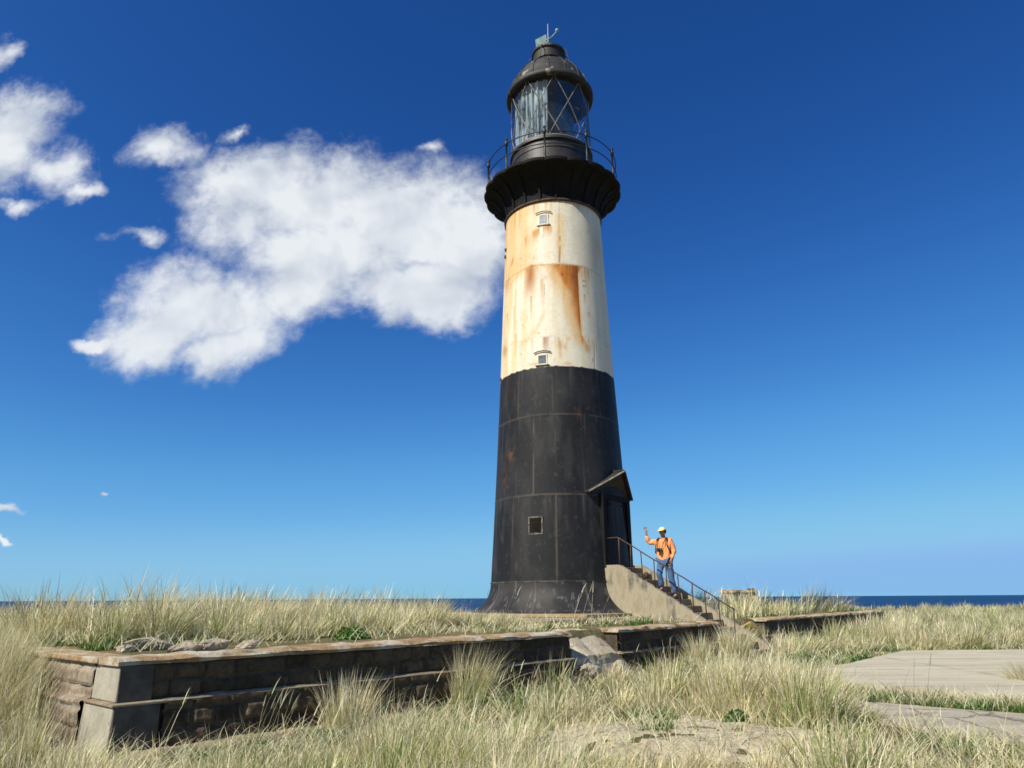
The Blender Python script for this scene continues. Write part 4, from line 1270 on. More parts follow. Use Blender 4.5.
def add_hand(wname, up, side, fwdv, lens, spread, curl):
    """palm and five fingers from the wrist: up = finger direction, side = thumb side, fwdv = palm normal"""
    up, side, fwdv = (np.array(a, float) / np.linalg.norm(a) for a in (up, side, fwdv))
    w = j[wname]
    vv_.append(w + up * 0.055); rr_.append((0.034, 0.022)); ee_.append((idx[wname], len(vv_) - 1)); palm = len(vv_) - 1
    vv_.append(w + up * 0.09); rr_.append((0.034, 0.018)); ee_.append((palm, len(vv_) - 1)); kn = len(vv_) - 1
    for i, ln in enumerate(lens):
        o = (1.5 - i) * 0.019
        b0 = w + up * 0.10 + side * o
        d = up + side * (1.5 - i) * spread
        d = d / np.linalg.norm(d)
        vv_.append(b0); rr_.append(0.0095); ee_.append((kn, len(vv_) - 1)); a = len(vv_) - 1
        for q, cu in ((0.5, 0.3), (0.8, 0.7), (1.0, 1.2)):
            vv_.append(b0 + d * ln * q * math.cos(cu * curl * q) + fwdv * ln * q * math.sin(cu * curl * q)); rr_.append(0.0085 if q < 1 else 0.007); ee_.append((a, len(vv_) - 1)); a = len(vv_) - 1
    vv_.append(w + up * 0.035 + side * 0.036); rr_.append(0.012); ee_.append((palm, len(vv_) - 1)); a = len(vv_) - 1
    for q in (0.035, 0.065):
        vv_.append(w + up * (0.035 + q * 0.75) + side * (0.036 + q * 0.65) + fwdv * q * 0.25); rr_.append(0.010); ee_.append((a, len(vv_) - 1)); a = len(vv_) - 1


add_hand('wrR', (-0.12, -0.02, 1.0), (0.9, -0.35, 0), (fwd[0], fwd[1], 0), (0.070, 0.082, 0.076, 0.060), 0.20, 0.35)
add_hand('wrL', (fwd[0] * 0.3, fwd[1] * 0.3, -1.0), (fwd[0], fwd[1], 0.2), (rgt[0], rgt[1], 0), (0.070, 0.080, 0.075, 0.060), 0.05, 1.0)
mesh_obj('body', skin_mesh(vv_, ee_, rr_, 0, 2), M['skin'], PE)
# jacket
jn = ['hem', 'waist', 'chest', 'neck0', 'shR', 'elR', 'cuR', 'shL', 'elL', 'cuL']
jp = {'hem': P3(0, 0, 0.885), 'waist': P3(0.01, 0, 1.12), 'chest': P3(0.005, 0, 1.33), 'neck0': P3(-0.005, 0, 1.505), 'shR': j['shR'] + np.array([0, 0, 0.0]), 'elR': j['elR'], 'cuR': j['elR'] + (j['wrR'] - j['elR']) * 0.80,
      'shL': j['shL'], 'elL': j['elL'], 'cuL': j['elL'] + (j['wrL'] - j['elL']) * 0.9}
jr = {'hem': (0.215, 0.165), 'waist': (0.20, 0.15), 'chest': (0.20, 0.145), 'neck0': (0.095, 0.085), 'shR': 0.092, 'elR': 0.072, 'cuR': 0.052, 'shL': 0.092, 'elL': 0.072, 'cuL': 0.052}
je = [('hem', 'waist'), ('waist', 'chest'), ('chest', 'neck0'), ('chest', 'shR'), ('shR', 'elR'), ('elR', 'cuR'), ('chest', 'shL'), ('shL', 'elL'), ('elL', 'cuL')]
mesh_obj('jacket', skin_mesh([jp[n_] for n_ in jn], [(jn.index(a), jn.index(b_)) for a, b_ in je], [jr[n_] for n_ in jn], 1, 2), M['orange'], PE)
tn = ['pelvis', 'hipR', 'knR', 'cuR', 'hipL', 'knL', 'cuL']
tp = {'pelvis': P3(0, 0, 1.0), 'hipR': j['hipR'], 'knR': kR, 'cuR': kR + (aR - kR) * 0.93, 'hipL': j['hipL'], 'knL': kL, 'cuL': kL + (aL - kL) * 0.93}
tr_ = {'pelvis': (0.17, 0.13), 'hipR': 0.115, 'knR': 0.082, 'cuR': 0.075, 'hipL': 0.115, 'knL': 0.082, 'cuL': 0.075}
te = [('pelvis', 'hipR'), ('hipR', 'knR'), ('knR', 'cuR'), ('pelvis', 'hipL'), ('hipL', 'knL'), ('knL', 'cuL')]
mesh_obj('jeans', skin_mesh([tp[n_] for n_ in tn], [(tn.index(a), tn.index(b_)) for a, b_ in te], [tr_[n_] for n_ in tn], 0, 2), M['denim'], PE)
for a in (aR, aL):
    f3 = np.array([*fwd, 0])
    sv = [a + np.array([0, 0, 0.02]), a - f3 * 0.05 + np.array([0, 0, -0.045]), a + f3 * 0.08 + np.array([0, 0, -0.045]), a + f3 * 0.18 + np.array([0, 0, -0.055])]
    mesh_obj('shoe', skin_mesh(sv, [(0, 1), (1, 2), (2, 3)], [0.052, (0.05, 0.045), (0.055, 0.045), (0.045, 0.033)], 1, 2), M['shoe'], PE)


def local_mb(build):
    m_ = MB(); build(m_)
    me = bpy.data.meshes.new('m'); me.from_pydata(m_.v, [], m_.f); me.shade_smooth()
    return me


hc = j['head']


def head_part(rx, ry, rz, zcut0, zcut1, dz=0.0):
    vs, fs = [], []
    nr_, nc_ = 9, 24
    for i in range(nr_):
        zq = zcut0 + (zcut1 - zcut0) * i / (nr_ - 1)
        rr = math.sqrt(max(0.0004, 1 - zq * zq))
        for k in range(nc_):
            a = 2 * math.pi * k / nc_
            vs.append(hc + P3(rx * rr * math.cos(a), ry * rr * math.sin(a), rz * zq + dz))
    for i in range(nr_ - 1):
        for k in range(nc_):
            fs.append((i * nc_ + k, i * nc_ + (k + 1) % nc_, (i + 1) * nc_ + (k + 1) % nc_, (i + 1) * nc_ + k))
    fs.append(tuple((nr_ - 1) * nc_ + k for k in range(nc_)))
    return vs, fs


capv, capf = head_part(0.112, 0.096, 0.092, 0.10, 1.0, 0.030)
m_ = MB(); m_.add(capv, capf)
brim = [hc + P3(0.08, -0.085, 0.045), hc + P3(0.08, 0.085, 0.045), hc + P3(0.18, 0.075, 0.015), hc + P3(0.225, 0.0, 0.005), hc + P3(0.18, -0.075, 0.015), hc + P3(0.10, 0.0, 0.055)]
m_.add(brim + [p + np.array([0, 0, -0.008]) for p in brim], [(0, 5, 1, 2, 3, 4), (10, 9, 8, 7, 11, 6), (0, 4, 10, 6), (4, 3, 9, 10), (3, 2, 8, 9), (2, 1, 7, 8)])
me = bpy.data.meshes.new('cap'); me.from_pydata(m_.v, [], m_.f); me.shade_smooth(); mesh_obj('cap', me, M['cap'], PE)
hv, hf = head_part(0.108, 0.094, 0.11, -0.55, 0.3, 0.01)
hv = [v if (v - hc) @ np.array([*fwd, 0]) < 0.03 else hc + (v - hc) * 0.72 for v in hv]
m_ = MB(); m_.add(hv, hf); me = bpy.data.meshes.new('hair'); me.from_pydata(m_.v, [], m_.f); me.shade_smooth(); mesh_obj('hair', me, M['hair'], PE)
for s_ in (-1, 1):
    m_ = MB(); e_ = hc + P3(0.088, 0.034 * s_, -0.002); m_.ball(tuple(e_), 0.014, 8, 6)
    me = bpy.data.meshes.new('eye'); me.from_pydata(m_.v, [], m_.f); me.shade_smooth(); mesh_obj('eye', me, M['eye'], PE)

PE.scale = (1.05, 1.05, 1.05)
pw = lambda q: tuple(np.array([fx, fy, STEP5]) + 1.05 * np.array(q))
# camera hanging on the chest
CM = thing('camera', 'small black camera hanging on the chest of the orange jacket', 'camera', pw(P3(0.20, 0.04, 1.22)))
a3, b3 = np.array([*rgt, 0]), np.array([*fwd, 0])
mb = MB(); mb.frame_box(pw(P3(0.20, 0.05, 1.22)), a3, b3, (0, 0, 1), -0.07, 0.07, -0.03, 0.03, -0.05, 0.05); mb.build('camera_body', M['dark_cloth'], CM, bevel=0.008)
mb = MB(); c_ = np.array(pw(P3(0.23, 0.05, 1.215))); mb.tube([c_, c_ + b3 * 0.07], 0.034, 12); mb.build('lens', M['eye'], CM)
mb = MB()
mb.tube([pw(P3(0.175, -0.01, 1.27)), pw(P3(0.185, -0.06, 1.38)), pw(P3(0.09, -0.095, 1.515)), pw(P3(-0.06, -0.06, 1.545)), pw(P3(-0.07, 0.06, 1.545)), pw(P3(0.09, 0.10, 1.51)), pw(P3(0.185, 0.10, 1.37)), pw(P3(0.175, 0.10, 1.27))], 0.012, 6)
mb.build('strap', M['dark_cloth'], CM)
# rucksack
BP = thing('backpack', 'dark rucksack worn on the back of the orange jacket', 'backpack', pw(P3(-0.22, 0, 1.05)))
me = skin_mesh([P3(-0.23, -0.02, 1.10) - P3(-0.22, 0, 1.05), P3(-0.24, -0.02, 1.25) - P3(-0.22, 0, 1.05), P3(-0.21, -0.02, 1.40) - P3(-0.22, 0, 1.05)], [(0, 1), (1, 2)], [(0.15, 0.11), (0.16, 0.12), (0.12, 0.085)], 1, 2)
mesh_obj('bag', me, M['dark_cloth'], BP).scale = (1.05, 1.05, 1.05)
for s_ in (-1, 1):
    mb = MB()
    mb.tube([pw(P3(-0.15, 0.12 * s_, 1.42)), pw(P3(-0.04, 0.145 * s_, 1.545)), pw(P3(0.12, 0.135 * s_, 1.49)), pw(P3(0.165, 0.15 * s_, 1.34)), pw(P3(0.10, 0.20 * s_, 1.16)), pw(P3(-0.10, 0.20 * s_, 1.10))], 0.017, 6)
    mb.build('strap', M['dark_cloth'], BP, smooth=True)


# ------------------------------------------------------------------ grass
STRAW = np.array([[0.76, 0.685, 0.43], [0.67, 0.585, 0.34], [0.80, 0.745, 0.53], [0.50, 0.41, 0.22], [0.37, 0.40, 0.13], [0.23, 0.32, 0.08]])
GREEN = np.array([[0.085, 0.21, 0.03], [0.12, 0.26, 0.04], [0.06, 0.14, 0.02], [0.17, 0.26, 0.06], [0.20, 0.22, 0.07], [0.09, 0.15, 0.03]])


def blades(root, az, length, width, lean, curl, col_i, pal, seg=3, seed=0, droop=0.0):
    """returns verts, loops, loop starts, colours for n blades"""
    rs = np.random.default_rng(seed)
    n = len(root)
    d = np.stack([np.cos(az), np.sin(az)], -1)
    tw = az + np.pi / 2 + rs.normal(0, 0.7, n)
    wd = np.stack([np.cos(tw), np.sin(tw), 0 * tw], -1)
    ts = np.linspace(0, 1, seg + 1)
    rows = []
    cols = []
    tipc = pal[col_i] * (0.80 + 0.4 * rs.random((n, 1)))
    basec = np.where((rs.random(n) < 0.45)[:, None], tipc * np.array([0.62, 0.80, 0.55]), tipc * np.array([0.95, 0.95, 0.9]))
    for t in ts:
        h = length * (lean * t + curl * t ** 2.2)
        up = length * (t - 0.45 * (lean + curl) ** 2 * t ** 2 - droop * t ** 3)
        c = np.concatenate([root[:, :2] + d * h[:, None], (root[:, 2] + up)[:, None]], -1)
        cc = basec + (tipc - basec) * S(t * 1.6)
        if t < 1:
            w = (width * (1 - 0.75 * t ** 1.4) * 0.5)[:, None]
            rows += [c - wd * w, c + wd * w]; cols += [cc, cc]
        else:
            rows.append(c); cols.append(cc)
    k = 2 * seg + 1
    V = np.stack(rows, 1).reshape(-1, 3); Cc = np.stack(cols, 1).reshape(-1, 3)
    pat = []
    starts = []
    p = 0
    for s_ in range(seg - 1):
        pat += [2 * s_, 2 * s_ + 1, 2 * s_ + 3, 2 * s_ + 2]; starts.append(p); p += 4
    pat += [2 * (seg - 1), 2 * (seg - 1) + 1, 2 * seg]; starts.append(p); p += 3
    pat = np.array(pat); starts = np.array(starts)
    lo = (np.arange(n)[:, None] * k + pat[None, :]).ravel()
    ls = (np.arange(n)[:, None] * p + starts[None, :]).ravel()
    return V, lo, ls, Cc


class Field:
    def __init__(self): self.p = []; self.nv = 0; self.nl = 0

    def add(self, q):
        V, lo, ls, Cc = q
        self.p.append((V, lo + self.nv, ls + self.nl, Cc)); self.nv += len(V); self.nl += len(lo)

    def build(self, name, **k):
        a = [np.concatenate([q[i] for q in self.p]) for i in range(4)]
        return np_mesh(name, a[0], a[1], a[2], M['grass'], None, a[3], smooth=False, **k)


SLAB_A = [(4.85, 11.95), (6.6, 10.15), (9.0, 7.5), (15.5, 12.5), (15.5, 18.4), (9.45, 18.15), (6.9, 15.2), (5.15, 13.45)]
SLAB_B = [(4.4, 10.3), (6.2, 8.95), (8.2, 6.6), (6.4, 5.8), (4.75, 7.3), (4.25, 8.7)]


def in_poly(x, y, poly):
    c = np.zeros(x.shape, bool)
    n = len(poly)
    for i in range(n):
        x0, y0 = poly[i]; x1, y1 = poly[(i + 1) % n]
        hit = ((y0 > y) != (y1 > y)) & (x < (x1 - x0) * (y - y0) / (y1 - y0 + 1e-12) + x0)
        c ^= hit
    return c


def poly_dist(x, y, poly):
    d = np.full(x.shape, 1e9)
    n = len(poly)
    for i in range(n):
        a = np.array(poly[i]); b = np.array(poly[(i + 1) % n]); e = b - a
        t = np.clip(((x - a[0]) * e[0] + (y - a[1]) * e[1]) / (e @ e), 0, 1)
        d = np.minimum(d, np.hypot(x - a[0] - t * e[0], y - a[1] - t * e[1]))
    return np.where(in_poly(x, y, poly), -d, d)


def cover(x, y):
    """0..1 how much grass stands here, and height factor"""
    u, v = uv_of(x, y)
    r = np.hypot(x - C2[0], y - C2[1])
    dA = poly_dist(x, y, SLAB_A); dB = poly_dist(x, y, SLAB_B)
    k = np.ones_like(x)
    on_plat = (v < V_WALL - 0.3) & (u > U_LEFT + 0.3) & (u < U_RIGHT + 0.3) & (v > -12)
    k *= np.where((np.abs(u) < 0.95) & (v > 1.8) & (v < 6.3), 0, 1)
    k *= np.where((v > V_WALL - 0.55) & (v < V_WALL + 0.34) & (u > U_LEFT - 0.2) & (u < U_RIGHT + 0.1) & ((u < -0.6) | (u > 1.7)), 0, 1)
    k *= np.where((np.abs(u - U_LEFT) < 0.4) & (v > V_WALL - 3.3) & (v < V_WALL + 0.34), 0, 1)
    bare = S((v - 2.9 + 1.0 * (fbm(x * 0.8, y * 0.8, 301, 3) - 0.5)) / 0.5)          # bare strip behind the coping
    bare = np.where(u > 1.2, S((v - 4.3) / 0.3), bare)
    k *= np.where(on_plat, 1 - 0.985 * bare, 1)
    k *= np.where(on_plat & (u > -5.3) & (u < 3.2) & (v > -3.2) & (v < 3.12), 0.0, 1)
    k = np.where(on_plat & (u > -8) & (u < -0.9) & (v > 3.12) & (v < V_WALL - 0.55), 0.30, k)
    k *= np.where(r < 2.9, 0, 1)
    k *= S(dA / 0.25) * S(dB / 0.2)
    ss = sand_shape(x, y)
    k *= np.where(ss < 1.0, 0.30, 1) * np.where((ss < 1.7) & (y < 8.6), 0.6, 1)
    k *= S((np.hypot(x, y) - 3.6) / 0.6)
    return k, on_plat, dA, dB


def sample_view(n, y0, y1, rs, margin=1.06):
    """points of the land that the photograph looks over, denser close by (and a margin beyond its edges)"""
    y = y0 * (y1 / y0) ** rs.random(n)
    x = (rs.random(n) * 2 - 1) * (0.76 * y * margin + 0.8)
    return x, y


field = Field(); green = Field()
BANDS = [(4.6, 8.5, 1150, 105, 0.0105, 3), (8.5, 13.0, 1350, 100, 0.0135, 3), (13, 20, 1900, 76, 0.0165, 3), (20, 34, 2600, 46, 0.022, 2), (34, 80, 3400, 19, 0.036, 2)]
for bi, (y0, y1, nt_, nb, wd, seg) in enumerate(BANDS):
    rs = np.random.default_rng(500 + bi)
    x, y = sample_view(nt_, y0, y1, rs)
    k, plat, dA, dB = cover(x, y)
    big = fbm(x * 0.45, y * 0.45, 210, 4)
    thin = 0.10 + 0.95 * S((big - 0.36) / 0.18)
    uu0, vv0 = uv_of(x, y)
    thin = np.where((x / y > 0.245) & (x / y < 0.405) & (y > 7.2) & (y < 11.4), 1.0, thin)
    thin = np.where((uu0 < U_LEFT - 0.1) & (uu0 > U_LEFT - 3.5), 1.0, thin)
    strip = np.where((dA < 1.3) & (dB < 1.6), 0.25, 1.0) * np.where((x / y > 0.46) & (y < 9.5), 0.4, 1.0) * np.where((x / y > 0.255) & (x / y < 0.345) & (y > 14) & (y < 18.2), 0.6, 1.0)
    keep = rs.random(nt_) < k * thin * strip
    edge = 27 + 45 * S((x + 14) / 24)
    keep &= y < edge + 12
    x, y, plat, dA, dB, big = x[keep], y[keep], plat[keep], dA[keep], dB[keep], big[keep]
    u, v = uv_of(x, y)
    n = len(x)
    tall = 0.52 * (0.45 + 1.05 * fbm(x * 0.8, y * 0.8, 220, 3)) * (0.62 + 0.75 * rs.random(n))
    tall = np.where((x < -4.9) & (u < U_LEFT) & (y < 11), tall * 1.25, tall)
    tall = np.where((u < -10) & (v < -2.5), tall * 0.62, tall)
    tall = np.where((u < U_LEFT) & (y >= 11), tall * 0.8, tall)
    tall = np.where(plat, tall * 1.20, tall)
    tall = np.where(plat & (u > -9) & (u < 1.6) & (v > 3.0), tall * 0.28, tall)
    tall = np.where(plat & (u > -5.6) & (u < -2) & (v < 3.0), tall * 0.6, tall)
    tall = np.where(plat & (u > 1.2), tall * 1.25, tall)
    tall *= np.where(np.minimum(dA, dB) < 0.9, 0.55, 1.0)
    tall *= np.where((sand_shape(x, y) < 1.02), 0.22, 1.0) * np.where((sand_shape(x, y) < 1.9) & (y < 8.6), 0.62, 1.0)
    tall *= np.where((v > V_WALL) & (v < V_WALL + 1.1), np.where(u < -11.3, 0.62, 1.18), 1.0)
    q_ = x / y
    tall = np.where((dA < 0.85) & (y > 12.6) & (u > 1), np.minimum(tall, 0.13), tall)
    tall = np.where((q_ < -0.585) & (y < 7.8), np.minimum(tall, 0.15), tall)
    gz = (q_ > 0.345) & (q_ < 0.50) & (y > 13.2) & (y < 19) & (dA < 1.7)
    tall = np.where(gz, np.minimum(tall, 0.12), tall)
    tall = np.where((u > -15.0) & (u < -10.2) & (v > V_WALL) & (v < V_WALL + 2.5), np.minimum(tall, 0.13), tall)
    tall = np.where(plat & (q_ > -0.10) & (q_ < 0.05) & (y > 12), np.minimum(tall, 0.34), tall)
    tall = np.where((q_ > 0.06) & (q_ < 0.37) & (y < 8.3), np.minimum(tall, 0.20 + 0.10 * rs.random(n)), tall)
    tall = np.where((q_ > 0.255) & (q_ < 0.345) & (y > 11.6) & (y < 18.2), np.minimum(tall, 0.26), tall)
    big_t = (q_ > 0.245) & (q_ < 0.405) & (y > 7.2) & (y < 11.4) & (sand_shape(x, y) > 1.25)
    tall = np.where(big_t, np.maximum(tall * 1.25, 0.50 + 0.28 * rs.random(n)), tall)
    tall = np.where((q_ > 0.12) & (q_ < 0.30) & (y > 11.4) & (v > V_WALL), np.minimum(tall, 0.40), tall)
    tall = np.where((q_ > 0.46) & (y < 9.5), tall * 0.5, tall)
    tall = np.where(y > 34, tall * 0.9, tall)
    nbl = np.maximum(8, (nb * (0.6 + 0.8 * rs.random(n))).astype(int))
    ti = np.repeat(np.arange(n), nbl)
    m = len(ti)
    rad_t = (0.14 + 0.20 * rs.random(n)) * (1 if y1 < 20.5 else 1.35)
    tl = rs.normal(0, 0.20, (n, 2))
    tint = 0.84 + 0.40 * rs.random(n)
    ang = rs.random(m) * 2 * np.pi; rr = np.sqrt(rs.random(m)) * rad_t[ti]
    bx = x[ti] + rr * np.cos(ang); by = y[ti] + rr * np.sin(ang)
    kk, _, _, _ = cover(bx, by)
    ok = kk > 0.02
    ti, ang, rr, bx, by = ti[ok], ang[ok], rr[ok], bx[ok], by[ok]
    m = len(ti)
    bz = ground_z(bx, by) - 0.02
    # blades lean out from the tuft, all pushed a little by the wind towards +x
    ox = np.cos(ang) * (rr / rad_t[ti]) * 0.50 + 0.14 + tl[ti, 0] + rs.normal(0, 0.20, m)
    oy = np.sin(ang) * (rr / rad_t[ti]) * 0.50 - 0.04 + tl[ti, 1] + rs.normal(0, 0.20, m)
    az = np.arctan2(oy, ox); mag = np.clip(np.hypot(ox, oy), 0.03, 0.95)
    ln = tall[ti] * (0.50 + 0.75 * rs.random(m)) * (1.12 - 0.35 * rr / rad_t[ti])
    hue = fbm(x * 0.7, y * 0.7, 230, 3)
    gsh = np.clip(0.20 + 1.6 * (hue - 0.46) + rs.normal(0, 0.14, n), 0.02, 0.75)
    gsh = np.where(plat, gsh * 0.55, gsh)[ti]
    pick = rs.random(m)
    ci = np.where(pick < gsh, rs.choice([4, 5], m), rs.choice([0, 1, 2, 3], m, p=[0.36, 0.27, 0.25, 0.12]))

    fld = blades(np.stack([bx, by, bz], -1), az, ln, wd * (0.7 + 0.6 * rs.random(m)), mag * 0.45, mag * 0.55, ci, STRAW, seg, 900 + bi)
    kq = 2 * seg + 1
    fld[3][:] *= np.repeat(tint[ti], kq)[:, None]
    field.add(fld)
    # low green undergrowth between the tufts
    x, y = sample_view(nt_ // 2, y0, y1, rs)
    k, plat, dA, dB = cover(x, y)
    u, v = uv_of(x, y)
    lush = S((fbm(x * 0.6, y * 0.6, 240, 3) - 0.50) / 0.10)
    lush = np.maximum(lush, 1.6 * np.exp(-((x + 5.2) / 0.9) ** 2 - ((y - 7.4) / 0.9) ** 2))
    lush = np.maximum(lush, 2.0 * ((x / y > 0.345) & (x / y < 0.50) & (y > 13.2) & (y < 19) & (dA < 1.7)))
    lush = np.maximum(lush, 2.0 * ((x / y < -0.60) & (y > 5.5) & (y < 8.0)))
    lush = np.maximum(lush, 1.0 * np.exp(-((x - 2.9) / 0.7) ** 2 - ((y - 12.6) / 1.5) ** 2))
    lush = np.maximum(lush, 1.0 * (u > 1.3) * S((dA + 0.0) / 0.1) * S((2.6 - dA) / 0.8) * (v > V_WALL) * (y > 13.5))
    lush = np.maximum(lush, 0.9 * (dA < 1.4) * (dB < 1.7))
    lush = np.maximum(lush, 0.9 * (plat & (u < -12.6) & (v > 1.0) & (v < 3.6)))
    keep = (rs.random(len(x)) < np.maximum(k, 0.9 * (plat & (u < -12.6) & (v < 3.8) & (v > 1.0))) * np.clip(0.10 + 0.9 * lush, 0, 1)) & (y < 40)
    x, y = x[keep], y[keep]
    n = len(x)
    if n:
        nb2 = max(10, int(nb * 0.9))
        ti = np.repeat(np.arange(n), nb2); m = len(ti)
        ang = rs.random(m) * 2 * np.pi; rr = np.sqrt(rs.random(m)) * 0.17
        bx = x[ti] + rr * np.cos(ang); by = y[ti] + rr * np.sin(ang)
        kk, pp, _, _ = cover(bx, by)
        ok = (kk > 0.02) | pp
        ti, bx, by, ang = ti[ok], bx[ok], by[ok], ang[ok]
        m = len(ti)
        green.add(blades(np.stack([bx, by, ground_z(bx, by) - 0.01], -1), ang + rs.normal(0, 0.5, m), (0.09 + 0.13 * rs.random(m)), wd * 1.15 * np.ones(m), 0.2 + 0.5 * rs.random(m), 0.35 * rs.random(m), rs.choice(6, m, p=[0.2, 0.2, 0.15, 0.2, 0.15, 0.1]), GREEN, 2, 950 + bi))

# dense stand of straw against the end of the long wall
rs = np.random.default_rng(61)
for q in range(230):
    uu_, vv_q = -14.72 - 1.6 * rs.random() ** 1.3, 0.2 + 4.0 * rs.random()
    if vv_q > 3.5: uu_ -= 0.35
    x0, y0, _ = uvz(uu_, vv_q, 0)
    nb_ = 60; an = rs.random(nb_) * 6.283; r0 = 0.20 * np.sqrt(rs.random(nb_))
    bx = x0 + r0 * np.cos(an); by = y0 + r0 * np.sin(an)
    ox = np.cos(an) * r0 * 2 + rs.normal(0.0, 0.16, nb_) + 0.06; oy = np.sin(an) * r0 * 2 + rs.normal(0, 0.16, nb_)
    mg = np.clip(np.hypot(ox, oy), 0.03, 0.8)
    field.add(blades(np.stack([bx, by, ground_z(bx, by) - 0.02], -1), np.arctan2(oy, ox), (0.70 + 0.50 * rs.random(nb_)) * (1.0 if vv_q < 3.6 else 0.8), 0.011 * np.ones(nb_), mg * 0.4, mg * 0.5, rs.choice(6, nb_, p=[0.3, 0.22, 0.2, 0.12, 0.1, 0.06]), STRAW, 3, 3000 + q))

# flattened dead stems lying between the tussocks
rs = np.random.default_rng(88)
x, y = sample_view(60000, 4.8, 24, rs)
k, plat, dA, dB = cover(x, y)
keep = rs.random(len(x)) < np.maximum(k * 0.8 * (sand_shape(x, y) > 1.1), 0.34 * (sand_shape(x, y) < 1.1) + 0.25 * ((plat) & (uv_of(x, y)[1] > 2.4) & (uv_of(x, y)[0] < -1)))
x, y = x[keep], y[keep]; n = len(x)
field.add(blades(np.stack([x, y, ground_z(x, y) + 0.015 + 0.06 * rs.random(n)], -1), rs.random(n) * 6.283, 0.12 + 0.26 * rs.random(n), (0.004 + 0.0007 * y), 0.75 + 0.2 * rs.random(n), 0.15 * rs.random(n), rs.choice([0, 1, 2, 3], n, p=[0.35, 0.2, 0.35, 0.1]), STRAW, 2, 89))
# straw leaning in front of the wall's end, seen from the path
for q in range(130):
    y0 = rs.uniform(6.2, 8.6); x0 = -y0 * rs.uniform(0.625, 0.86)
    if y0 < 7.9 and x0 < -4.55: continue
    nb_ = 55; an = rs.random(nb_) * 6.283; r0 = 0.18 * np.sqrt(rs.random(nb_))
    bx = x0 + r0 * np.cos(an); by = y0 + r0 * np.sin(an)
    ox = np.cos(an) * r0 * 2 + rs.normal(0.0, 0.15, nb_) - 0.02; oy = np.sin(an) * r0 * 2 + rs.normal(0, 0.15, nb_)
    mg = np.clip(np.hypot(ox, oy), 0.03, 0.8)
    hq = 0.45 + 0.50 * S((y0 - 6.4) / 1.6)
    field.add(blades(np.stack([bx, by, ground_z(bx, by) - 0.02], -1), np.arctan2(oy, ox), hq * (0.55 + 0.55 * rs.random(nb_)), 0.0105 * np.ones(nb_), mg * 0.4, mg * 0.5, rs.choice(6, nb_, p=[0.28, 0.22, 0.18, 0.12, 0.12, 0.08]), STRAW, 3, 4000 + q))

# wispy seed stems above the skyline
rs = np.random.default_rng(77)
x, y = sample_view(5200, 7, 30, rs)
k, plat, dA, dB = cover(x, y)
w = fbm(x * 0.6, y * 0.6, 260, 3)
keep = (rs.random(len(x)) < k * S((w - 0.42) / 0.2)) & (plat | (x < -5) | (rs.random(len(x)) < 0.25))
x, y, plat = x[keep], y[keep], plat[keep]
n = len(x)
hh = (0.62 + 0.25 * rs.random(n)) * np.where(plat, 1.12, 0.9)
az = rs.normal(0.0, 0.8, n)
le = 0.10 + 0.1 * rs.random(n); cu = 0.14 + 0.12 * rs.random(n)
field.add(blades(np.stack([x, y, ground_z(x, y) - 0.02], -1), az, hh, 0.0036 + 0.0004 * y, le, cu, rs.choice([0, 2], n), STRAW, 3, 78))
# seed heads: short spindles at the top of each stem
t_ = 0.78
off = hh * (le * t_ + cu * t_ ** 2.2)
hz = ground_z(x, y) - 0.02 + hh * (t_ - 0.45 * (le + cu) ** 2 * t_ ** 2)
field.add(blades(np.stack([x + np.cos(az) * off, y + np.sin(az) * off, hz], -1), az, hh * 0.26, 0.0065 + 0.0006 * y, 0.25 + 0.15 * rs.random(n), 0.2 * rs.random(n), np.full(n, 2), STRAW, 3, 79))
go = field.build('dune_grass')
tag(go, 'pale straw coloured dune grass covering the headland', 'grass', kind='stuff')
gg = green.build('green_grass')
tag(gg, 'short bright green grass between the pale tussocks', 'grass', kind='stuff')


def tuft(px, py, z, h, nb, rt, label, seed, pal=STRAW, lean=(0.25, 0.0), wd=0.008, name='grass_tuft', cat='grass tuft', p=None):
    rs = np.random.default_rng(seed)
    x0, y0 = (px, py) if z is None else at_z(px, py, z)
    ang = rs.random(nb) * 2 * np.pi; rr = np.sqrt(rs.random(nb)) * rt
    bx = x0 + rr * np.cos(ang); by = y0 + rr * np.sin(ang)
    ox = np.cos(ang) * rr / rt * 0.45 + lean[0] + rs.normal(0, 0.15, nb); oy = np.sin(ang) * rr / rt * 0.45 + lean[1] + rs.normal(0, 0.15, nb)
    mag = np.clip(np.hypot(ox, oy), 0.03, 0.9)
    ci = rs.choice(6, nb, p=p or [0.33, 0.25, 0.26, 0.1, 0.04, 0.02])
    q = blades(np.stack([bx, by, ground_z(bx, by) - 0.02], -1), np.arctan2(oy, ox), h * (0.55 + 0.5 * rs.random(nb)), wd * (0.7 + 0.6 * rs.random(nb)), mag * 0.45, mag * 0.55, ci, pal, 3, seed)
    f = Field(); f.add(q)
    o = f.build(name, org=(x0, y0, float(ground_z(x0, y0))))
    return tag(o, label, cat, 'standing grass tufts')


def uvxy(u, v):
    a = uvz(u, v, 0); return a[0], a[1]


